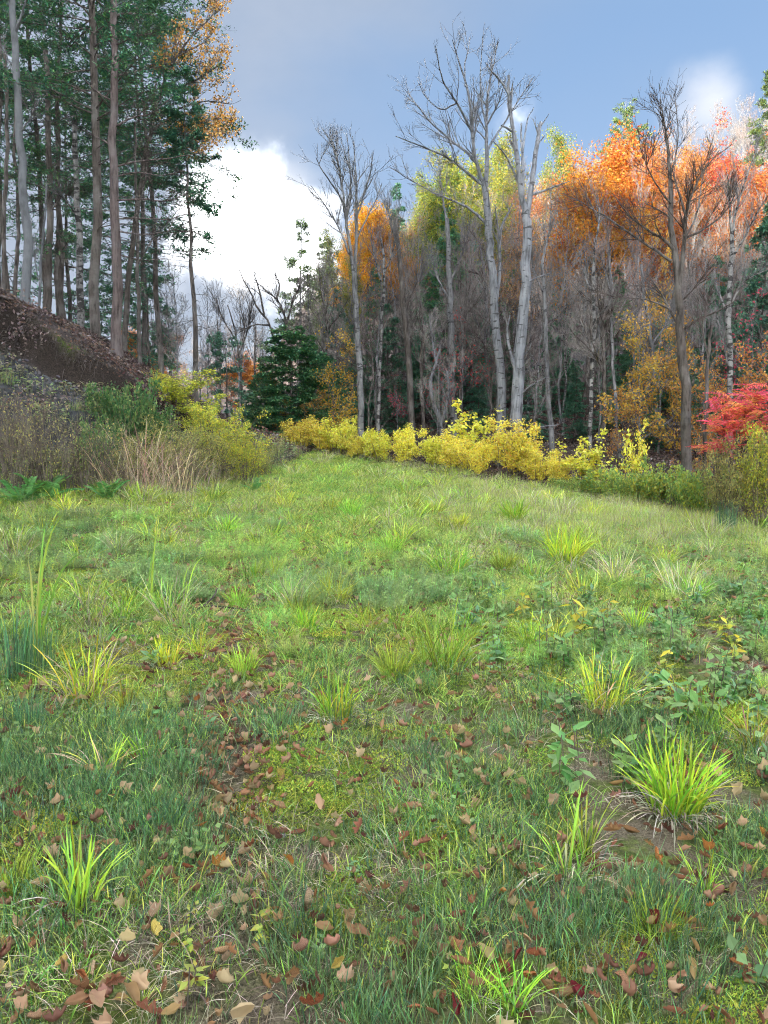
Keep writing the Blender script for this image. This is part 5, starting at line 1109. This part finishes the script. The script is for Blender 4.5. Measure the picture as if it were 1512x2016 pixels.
TH = {'big': 0.40, 'dense': 0.34, 'sparse': 0.42, 'fine': 0.30, 'rush': 0.46, 'mix': 0.34}
for q, (k, u, v, hp, lab) in enumerate([
    ('big', 1330, 1600, 150, 'largest yellow-green sedge tuft with a grey dead skirt'), ('sparse', 1115, 1720, 165, 'loose sedge tuft with few long blades below the largest tuft'), ('sparse', 1150, 1690, 120, 'short sedge tuft leaning on the loose one'),
    ('dense', 1192, 1400, 110, 'dense lime sedge tuft over a dark dead mat'), ('mix', 660, 1415, 90, 'yellowish sedge tuft right of the worn track'), ('fine', 868, 1315, 115, 'tall fresh-green sedge tuft in the middle of the clearing'), ('fine', 778, 1335, 70, 'small green tuft left of the tall fresh-green one'),
    ('dense', 882, 1135, 68, 'rounded lime tuft right of the pale horsetail'), ('dense', 1112, 1112, 75, 'broad pale-tipped tuft far right of the middle'), ('fine', 1120, 1075, 45, 'grassy tuft just behind the broad pale-tipped one'),
    ('sparse', 152, 1790, 170, 'sparse broad-bladed sedge near the left bottom corner'), ('sparse', 205, 1530, 125, 'arching sedge above the left bottom corner'), ('sparse', 288, 1512, 85, 'short sedge right of the arching one'), ('mix', 168, 1375, 120, 'leafy yellow-green tuft under the cattail'), ('sparse', 250, 1400, 70, 'small tuft right of the leafy yellow-green one'),
    ('big', 1490, 1478, 90, 'reddish-based tuft at the right edge'), ('dense', 1012, 1028, 45, 'lime tuft near the wood edge below the dead tree'), ('dense', 1166, 1018, 34, 'small lime tuft near the brambles'), ('fine', 772, 1090, 42, 'small tuft right of the path centre'), ('fine', 657, 1182, 60, 'soft bright tuft in the pale horsetail'),
    ('rush', 26, 1340, 150, 'dark green rush clump at the left edge'), ('rush', 75, 1330, 110, 'dark rush clump at the foot of the cattail'), ('rush', 1428, 1050, 66, 'grey-green spiky rush near the olive shrub'), ('dense', 1308, 1112, 42, 'yellow tuft in the tan grass at right'), ('fine', 992, 1125, 46, 'fine tuft between the lime tufts'),
    ('fine', 456, 1050, 40, 'soft tuft near the shrubs by the path'), ('mix', 604, 1240, 52, 'olive tuft left of the soft bright one'), ('mix', 725, 1240, 52, 'olive tuft right of the soft bright one'), ('fine', 470, 1200, 46, 'small tuft behind the fallen branch'), ('mix', 232, 1225, 60, 'tuft right of the cattail blades'),
    ('fine', 692, 1018, 36, 'small tuft at the foot of the path'), ('mix', 120, 1000, 40, 'tuft before the bank thicket'), ('mix', 330, 1310, 60, 'brownish arching tuft left of the worn track'), ('mix', 395, 1290, 60, 'olive arching tuft at the top of the worn track'), ('fine', 480, 1330, 60, 'green tuft right of the worn track top'),
    ('fine', 1040, 1270, 60, 'tuft among the broad-leaved weeds'), ('mix', 1250, 1240, 50, 'grass tuft behind the weeds'), ('fine', 1410, 1440, 80, 'pale green tuft left of the reddish-based one'), ('rush', 60, 1440, 90, 'dark short rush below the left rush clump'), ('fine', 1290, 1850, 100, 'fine grass tuft below the largest sedge'),
    ('sparse', 1010, 1990, 120, 'broad blades at the bottom edge right of centre'), ('sparse', 275, 1980, 70, 'few blades at the bottom edge left of centre'), ('sparse', 1385, 1760, 90, 'low tuft right below the largest sedge'), ('fine', 940, 1960, 90, 'soft grass tuft at the bottom edge'), ('fine', 20, 1760, 90, 'soft bright grass tuft at the left edge'),
    ('dense', 850, 1010, 30, 'far small lime tuft left of the dead tree'), ('dense', 905, 1040, 30, 'far lime tuft in the blue-green grass'), ('mix', 560, 1000, 34, 'far tuft beside the path'), ('fine', 1370, 1180, 46, 'soft tuft beyond the weeds at right'), ('mix', 540, 1130, 40, 'tuft in the middle distance left of the bright horsetail')]):
    p = ground(u, v); s = hp / F * p[1] / TH[k] * (1.02 if v < 1450 else 1.0)
    thing('rush_clump' if k == 'rush' else 'sedge_tuft', TF[k + ('2' if q % 2 else '')], p - np.array([0, 0, 0.01]), lab, 'grass tuft', 'grass tufts in the clearing', rz=q * 2.1, s=s)
# cattail-like tall blades
def cattail(u, v, tops, label, seed, w=0.013):
    rng = np.random.default_rng(seed); b = ground(u, v); P = []
    for (tu, tv, bend, dd) in tops:
        t = pix(tu, tv, b[1] + dd) - b
        P.append(cr([(0, 0, -0.03), t * np.array([0.25, 0.3, 0.45]), t * np.array([0.6, 0.6, 0.82]), t + np.array([bend, 0, 0])], 9))
    P = np.array(P) + rng.normal(0, 0.02, (len(P), 1, 3)) * np.array([1, 1, 0]); n = len(P); a = rng.uniform(-0.5, 0.5, n)
    g = Geo(); strips(g, P, np.tile(np.array([0.5, 0.8, 1, 1, 1, 0.9, 0.75, 0.5, 0.08]) * w / 2, (n, 1)), np.stack([np.cos(a), np.sin(a), 0 * a], 1), np.repeat(pick(rng, SEDG2 + [(0.42, 0.44, 0.12)], n)[:, None, :], 9, 1) * np.linspace(1.1, 0.95, 9)[None, :, None])
    thing('cattail', [('blades', g.mesh('blades', M_GRASS))], b, label, 'plant', 'cattails at the left')
cattail(72, 1320, [(86, 1030, 0.0, 0.1), (124, 1010, 0.02, -0.1), (172, 1068, 0.1, 0.0), (52, 1180, 0, 0.1), (105, 1150, 0.02, 0), (95, 1200, 0, -0.2), (66, 1100, -0.02, 0.2), (80, 1090, 0.0, -0.2)], 'tall cattail blades standing up at the left', 1, 0.014)
cattail(298, 1200, [(312, 1030, 0.0, 0), (318, 1068, 0.05, 0.1), (302, 1100, 0, -0.1)], 'pair of thin cattail blades right of the tall ones', 2, 0.012)
cattail(360, 1180, [(396, 1090, 0.03, 0), (378, 1110, 0, 0.1)], 'short green cattail blades behind the fallen branch', 3, 0.012)
# fallen branch
b = ground(380, 1205); pts = [pix(380, 1213, b[1] - 0.05), pix(396, 1195, b[1]), pix(430, 1194, b[1] + 0.05), pix(490, 1201, b[1] - 0.1)]
P = np.array([cr(pts, 10), cr([pix(400, 1194, b[1]), pix(420, 1175, b[1] + 0.1), pix(428, 1158, b[1] + 0.2)], 10)]) - b
g = Geo(); tubes(g, P, np.linspace(0.011, 0.005, 10)[None].repeat(2, 0), 5); tag(obj('fallen_branch', g.mesh('fallen_branch', B_TWIGDARK), loc=b), 'thin dark fallen branch propped in the grass', 'branch')
# --- broad-leaved weeds
def weed(seed, stems, h, L, cols, n):
    rng = np.random.default_rng(seed); g = Geo(); P, Wd, sd, c = blades(rng, stems, 0.05, (h * 0.7, h), (0.05, 0.5), (0.003, 0.004), [cols[0]], 5, 0.3); tubes(g, P, np.full(P.shape[:2], 0.0018), 3)
    st = g.mesh('stems', B_STEM); b = rng.integers(0, stems, n); t = rng.uniform(1, 4.99, n); i = t.astype(int); f = (t - i)[:, None]; p = P[b, i] * (1 - f) + P[b, i + 1] * f
    d = rvec(rng, n); d[:, 2] = rng.uniform(-0.7, 0.6, n); g = Geo(); ll = rng.uniform(0.7, 1.25, n) * L
    leaves(g, p, d, np.array([0, 0, 1.0]) + rng.normal(0, 0.25, (n, 3)), ll, ll * 0.27, pick(rng, cols, n, 0.12), 0.06); return [('stems', st), ('leaves', g.mesh('leaves', M_LEAF))]
WG = [(0.14, 0.32, 0.10), (0.20, 0.38, 0.12), (0.28, 0.42, 0.16)]
WD = [weed(801, 5, 0.28, 0.07, WG, 34), weed(802, 4, 0.22, 0.075, WG + [(0.2, 0.36, 0.2)], 26), weed(803, 3, 0.30, 0.10, [(0.62, 0.55, 0.06), (0.50, 0.48, 0.08), (0.34, 0.42, 0.08)], 16), weed(804, 3, 0.12, 0.028, [(0.5, 0.5, 0.09), (0.36, 0.46, 0.10)], 16), weed(805, 6, 0.12, 0.07, [(0.20, 0.36, 0.16), (0.28, 0.42, 0.18)], 18)]
rng = np.random.default_rng(888)
for q in range(95):
    u = rng.uniform(900, 1512); v = rng.uniform(1130, 1440) if q % 4 else rng.uniform(1200, 1560); k = rng.choice([0, 0, 1, 1, 4, 3])
    if u < 1060 and v > 1350: continue
    thing('broadleaf_weed', WD[k], ground(u, v), ['upright green broad-leaved weed', 'low green weed with long leaves', '', 'small yellowish weed', 'flat rosette of pale green leaves'][k] + (' left of the lime tuft' if u < 1110 else ' about the lime tuft' if u < 1270 else ' right of the lime tuft' if u < 1400 else ' by the right edge') + (', back of the patch' if v < 1240 else ', middle of the patch' if v < 1350 else ', front of the patch'), 'weed', 'broad-leaved weeds on the right', rz=rng.uniform(0, 6.28), s=rng.uniform(0.8, 1.25))
for q, (k, u, v, s, lab) in enumerate([(2, 1160, 1265, 1.3, 'drooping yellow-leaved plant above the dense lime tuft'), (2, 1018, 1215, 0.9, 'small yellow-leaved stem left of the drooping one'), (2, 1300, 1355, 0.9, 'yellow drooping leaf plant right of the dense tuft'), (2, 1440, 1270, 0.8, 'yellow-leaved sprig at right among the weeds'), (2, 1442, 1300, 0.8, 'second yellow-leaved sprig among the weeds'), (2, 1175, 1240, 1.0, 'yellow and green stem behind the drooping plant'),
    (3, 380, 1870, 1.0, 'tiny yellow-green seedling in the left foreground'), (3, 365, 1965, 1.2, 'yellow-green seedling near the bottom edge'), (3, 385, 1830, 0.9, 'tiny seedling above the other yellow-green one'), (3, 530, 1850, 1.2, 'yellow-green seedling beside the pale leaf'), (3, 885, 1920, 0.8, 'pale yellow seedling right of centre at the bottom'), (4, 395, 1690, 0.6, 'round green seedling left of the worn track'), (4, 700, 1720, 0.6, 'small green rosette right of the worn track'), (4, 1480, 1950, 0.9, 'round-leaved green plant in the bottom right corner'), (4, 640, 1880, 0.4, 'single round green leaf in the foreground'), (1, 310, 1310, 0.9, 'pale weed above the left tufts'), (4, 405, 1440, 0.7, 'pale rosette left of the worn track'), (0, 1080, 1210, 1.2, 'leafy weed at the top of the weedy patch')]):
    thing('broadleaf_weed' if k != 3 else 'seedling', WD[k], ground(u, v), lab, 'weed', rz=q * 1.9, s=s)

# --- fallen leaves, one by one
def leaf_mesh(seed, kind):
    """curled dry leaf on a small grid; length 1"""
    rng = np.random.default_rng(seed); nu, nv = 8, 5; t = np.linspace(0, 1, nu); s = np.linspace(-1, 1, nv)
    wd = {'oval': 0.30 * np.sin(math.pi * np.clip(t, 0.02, 0.985)) ** 0.75, 'oak': 0.27 * np.sin(math.pi * np.clip(t, 0.03, 0.97)) ** 0.6 * (1 + 0.42 * np.sin(t * 19)), 'broad': 0.42 * np.sin(math.pi * np.clip(t ** 0.8, 0.02, 0.98)) ** 0.7 * (1 + 0.25 * np.sin(t * 15 + 1))}[kind]
    c1, c2 = rng.uniform(0.6, 2.4), rng.uniform(1.2, 3.2); wd = wd * (1 + rng.normal(0, 0.12, nu)); T, S_ = np.meshgrid(t, s, indexing='ij'); w_ = wd[:, None] * S_
    th = S_ * c2; X_ = T; Y_ = np.where(np.abs(c2) > 0, wd[:, None] * np.sin(th) / c2, w_); Zs = wd[:, None] * (1 - np.cos(th)) / c2 * 1.6
    bend = (T - 0.5) * c1; Xb = np.sin(bend) / c1; Zb = (1 - np.cos(bend)) / c1
    v = np.stack([Xb, Y_, Zb + Zs + rng.normal(0, 0.014, T.shape)], -1).reshape(-1, 3); v[:, 1] += 0.05 * np.sin(v[:, 0] * 5 + seed)
    i, j = np.meshgrid(np.arange(nu - 1), np.arange(nv - 1), indexing='ij'); k = i * nv + j
    return make_mesh('fallen_leaf', v, np.stack([k, k + nv, k + nv + 1, k + 1], -1).reshape(-1, 4), mat=M_FALLEN, smooth=True)
LM = [leaf_mesh(s, k) for s, k in ((1, 'oval'), (2, 'oval'), (3, 'oak'), (4, 'oak'), (5, 'broad'), (6, 'broad'), (7, 'oval'), (8, 'broad'))]
LC = {'brown': (0.27, 0.135, 0.065), 'tan': (0.38, 0.235, 0.125), 'orange': (0.46, 0.19, 0.05), 'rust': (0.33, 0.12, 0.05), 'dark': (0.15, 0.07, 0.045), 'pink': (0.33, 0.18, 0.115), 'red': (0.24, 0.03, 0.035), 'grey': (0.40, 0.38, 0.40), 'yellow': (0.50, 0.38, 0.10), 'pale': (0.47, 0.345, 0.21)}
def fallen(p, c, L, label=None, mesh=None, cover=0.0):
    o = obj('fallen_leaf', LM[mesh if mesh is not None else rng.integers(0, len(LM))], loc=(p[0], p[1], p[2] + rng.uniform(0.012, 0.05) + cover))
    o.rotation_euler = (rng.normal(0.25, 0.6), rng.normal(0, 0.55), rng.uniform(0, 6.28)); o.scale = (L, L * rng.uniform(0.85, 1.15), L)
    j = 1 + rng.normal(0, 0.12); o.color = (*[min(0.8, a * j) for a in LC[c]], 1)
    words = {'brown': 'curled brown', 'tan': 'tan', 'orange': 'orange-brown', 'rust': 'rust-red', 'dark': 'dark brown', 'pink': 'pinkish brown', 'red': 'dark crimson', 'grey': 'silvery grey', 'yellow': 'yellow-brown', 'pale': 'pale buff'}[c]
    tr_ = abs(p[0] + 0.05 + 0.19 * p[1]) < 0.25; sd = 'left' if p[0] < -0.12 * p[1] else 'right' if p[0] > 0.2 * p[1] else 'middle'
    tag(o, label or words + ' fallen leaf ' + ('in the worn track' if tr_ else 'in the %s grass' % sd) + (' by the bottom edge' if p[1] < 2.3 else ' of the near foreground' if p[1] < 3.2 else ' of the foreground' if p[1] < 4.6 else ' farther off'), 'leaf', 'fallen leaves in the grass')
HL = [(293, 1456, 'orange', 26, 'upright orange-brown leaf beside the arching sedge'), (114, 1502, 'tan', 30, None), (41, 1560, 'pink', 30, None), (261, 1517, 'brown', 30, None), (223, 1588, 'tan', 26, None), (265, 1647, 'tan', 24, None), (398, 1651, 'orange', 30, 'oval orange-tan leaf standing left of the worn track'), (337, 1667, 'dark', 30, None), (296, 1757, 'brown', 36, 'large curled brown leaf right of the broad-bladed sedge'),
      (430, 1727, 'orange', 50, 'bright orange rolled leaf in the left foreground'), (370, 1733, 'rust', 40, None), (112, 1810, 'brown', 46, None), (299, 1852, 'yellow', 56, 'large yellow-brown spotted leaf in the left foreground'), (78, 1859, 'tan', 46, None), (68, 1902, 'brown', 32, None), (126, 1925, 'yellow', 40, 'half yellow half brown leaf near the left bottom corner'), (169, 1889, 'dark', 36, None), (436, 1915, 'tan', 54, None), (380, 1958, 'brown', 48, None), (185, 1952, 'pale', 44, None),
      (159, 1965, 'rust', 34, None), (228, 1965, 'brown', 44, None), (185, 2005, 'rust', 50, 'red-brown leaf cut by the bottom edge at left'), (71, 1971, 'tan', 46, None), (13, 1985, 'pale', 34, None), (460, 1614, 'orange', 44, None), (496, 1628, 'rust', 34, None), (489, 1697, 'rust', 40, None), (531, 1551, 'rust', 34, 'glossy rust-red leaf at the right of the worn track'), (680, 1444, 'orange', 26, None), (639, 1479, 'dark', 22, None), (779, 1561, 'orange', 22, None),
      (659, 1641, 'pink', 40, 'large pinkish leaf right of the worn track'), (550, 1614, 'tan', 40, None), (558, 1671, 'grey', 30, 'silvery grey leaf in the worn track'), (566, 1714, 'orange', 40, None), (599, 1806, 'pale', 52, 'large pale buff leaf in the worn track'), (550, 1842, 'tan', 40, None), (589, 1905, 'pink', 52, None), (695, 1832, 'tan', 40, None), (801, 1770, 'pink', 46, 'flat pinkish square leaf in the middle foreground'), (827, 1707, 'tan', 32, None), (824, 1618, 'tan', 26, None),
      (892, 1462, 'tan', 30, None), (981, 1677, 'orange', 28, None), (983, 1776, 'orange', 36, None), (888, 1800, 'tan', 32, None), (781, 1876, 'tan', 38, None), (890, 1889, 'brown', 44, None), (986, 1932, 'rust', 50, 'wide red-brown leaf in the bottom centre'), (893, 2008, 'red', 50, 'crimson leaf cut by the bottom edge'), (622, 2008, 'rust', 70, 'large red-brown leaf at the bottom edge left of centre'), (817, 2008, 'rust', 40, None), (930, 1885, 'tan', 34, None), (761, 1971, 'brown', 44, None), (665, 1932, 'yellow', 38, None), (573, 1952, 'brown', 38, None), (626, 1958, 'pink', 34, None),
      (1418, 1653, 'rust', 46, 'smooth rust-brown oval leaf right below the largest sedge'), (1017, 1907, 'red', 40, 'dark crimson leaf right of the bottom centre'), (1295, 1717, 'orange', 46, 'long orange leaf below the largest sedge'), (1249, 1734, 'tan', 36, None), (1237, 1958, 'brown', 60, 'large brown leaf among blades near the bottom right'), (1261, 1914, 'red', 36, None), (1130, 1978, 'red', 40, None), (1200, 1768, 'pale', 38, None), (1140, 1785, 'tan', 28, None), (1034, 1741, 'tan', 40, None), (1037, 1494, 'brown', 30, None), (1349, 1656, 'tan', 30, None),
      (1467, 1704, 'brown', 40, None), (1499, 1667, 'orange', 30, None), (1396, 1704, 'orange', 42, None), (1298, 1766, 'tan', 28, None), (1396, 1814, 'orange', 26, None), (1333, 1810, 'pink', 30, None), (1230, 1816, 'rust', 24, None), (1127, 1831, 'pink', 32, None), (1369, 1856, 'tan', 36, None), (1400, 1975, 'tan', 44, None), (1447, 1934, 'rust', 32, None), (1339, 1995, 'brown', 40, None), (1064, 1920, 'brown', 34, None), (1034, 1948, 'orange', 44, None), (1037, 1877, 'tan', 44, None), (1437, 1772, 'dark', 50, 'large dark brown leaf at the right edge of the foreground'),
      (160, 1300, 'yellow', 26, None), (110, 1305, 'orange', 24, None), (1085, 1310, 'rust', 20, None), (945, 1275, 'dark', 26, None), (1470, 1740, 'pink', 34, None), (880, 1350, 'yellow', 20, None)]
rng = np.random.default_rng(999)
for (u, v, c, px, lab) in HL:
    p = ground(u, v); fallen(p, c, min(px * 0.8 / F * math.hypot(p[1], 1.4), 0.17), lab, cover=0.02)
nleft = 296 - len(HL); names = list(LC); pr = np.array([0.22, 0.2, 0.12, 0.12, 0.1, 0.1, 0.02, 0.03, 0.04, 0.05])
while nleft > 0:
    if rng.uniform() < 0.27: yv = rng.uniform(3.0, 8.5); xv = -0.05 - 0.19 * yv + rng.normal(0, 0.13)
    else: yv = 1.4 + 5.5 * rng.uniform() ** 1.7; xv = rng.uniform(-1, 1) * (0.515 * yv + 0.3)
    fallen((xv, yv, tz(xv, yv)), names[rng.choice(10, p=pr)], rng.uniform(0.03, 0.065)); nleft -= 1
# the rest of the fallen leaves, farther off or half buried
fm = []
for q, c in enumerate(['brown', 'tan', 'brown', 'dark', 'pink', 'pale']):
    me = LM[q].copy(); me.materials.clear(); me.materials.append(M_DRY); a = me.attributes.new('tint', 'FLOAT_COLOR', 'POINT'); a.data.foreach_set('color', np.tile(np.array([*LC[c], 1.0], np.float32), len(me.vertices))); fm.append(me)
m = 6500; yv = 1.3 + 12 * rng.uniform(0, 1, m) ** 1.6; xv = rng.uniform(-1, 1, m) * (0.515 * yv + 1.5); t_ = rng.uniform(0, 1, m) < 0.17; xv = np.where(t_ & (yv < 10) & (yv > 2.9), -0.05 - 0.19 * yv + rng.normal(0, 0.14, m), xv)
ok = (forest_d(xv, yv) < 0) & (bank_t(xv, yv) < 0.05); xv, yv = xv[ok], yv[ok]; m = len(xv); s = rng.uniform(0.03, 0.08, m)
scatter('fallen_leaves', fm, np.stack([xv, yv, terrain(xv, yv) + rng.uniform(0.01, 0.06, m)], 1), np.stack([rng.normal(0, 0.4, m), rng.normal(0, 0.4, m), rng.uniform(0, 6.28, m)], 1), np.stack([s, s, s], 1), rng.integers(0, 6, m), 'small brown leaves scattered and half buried in the grass')
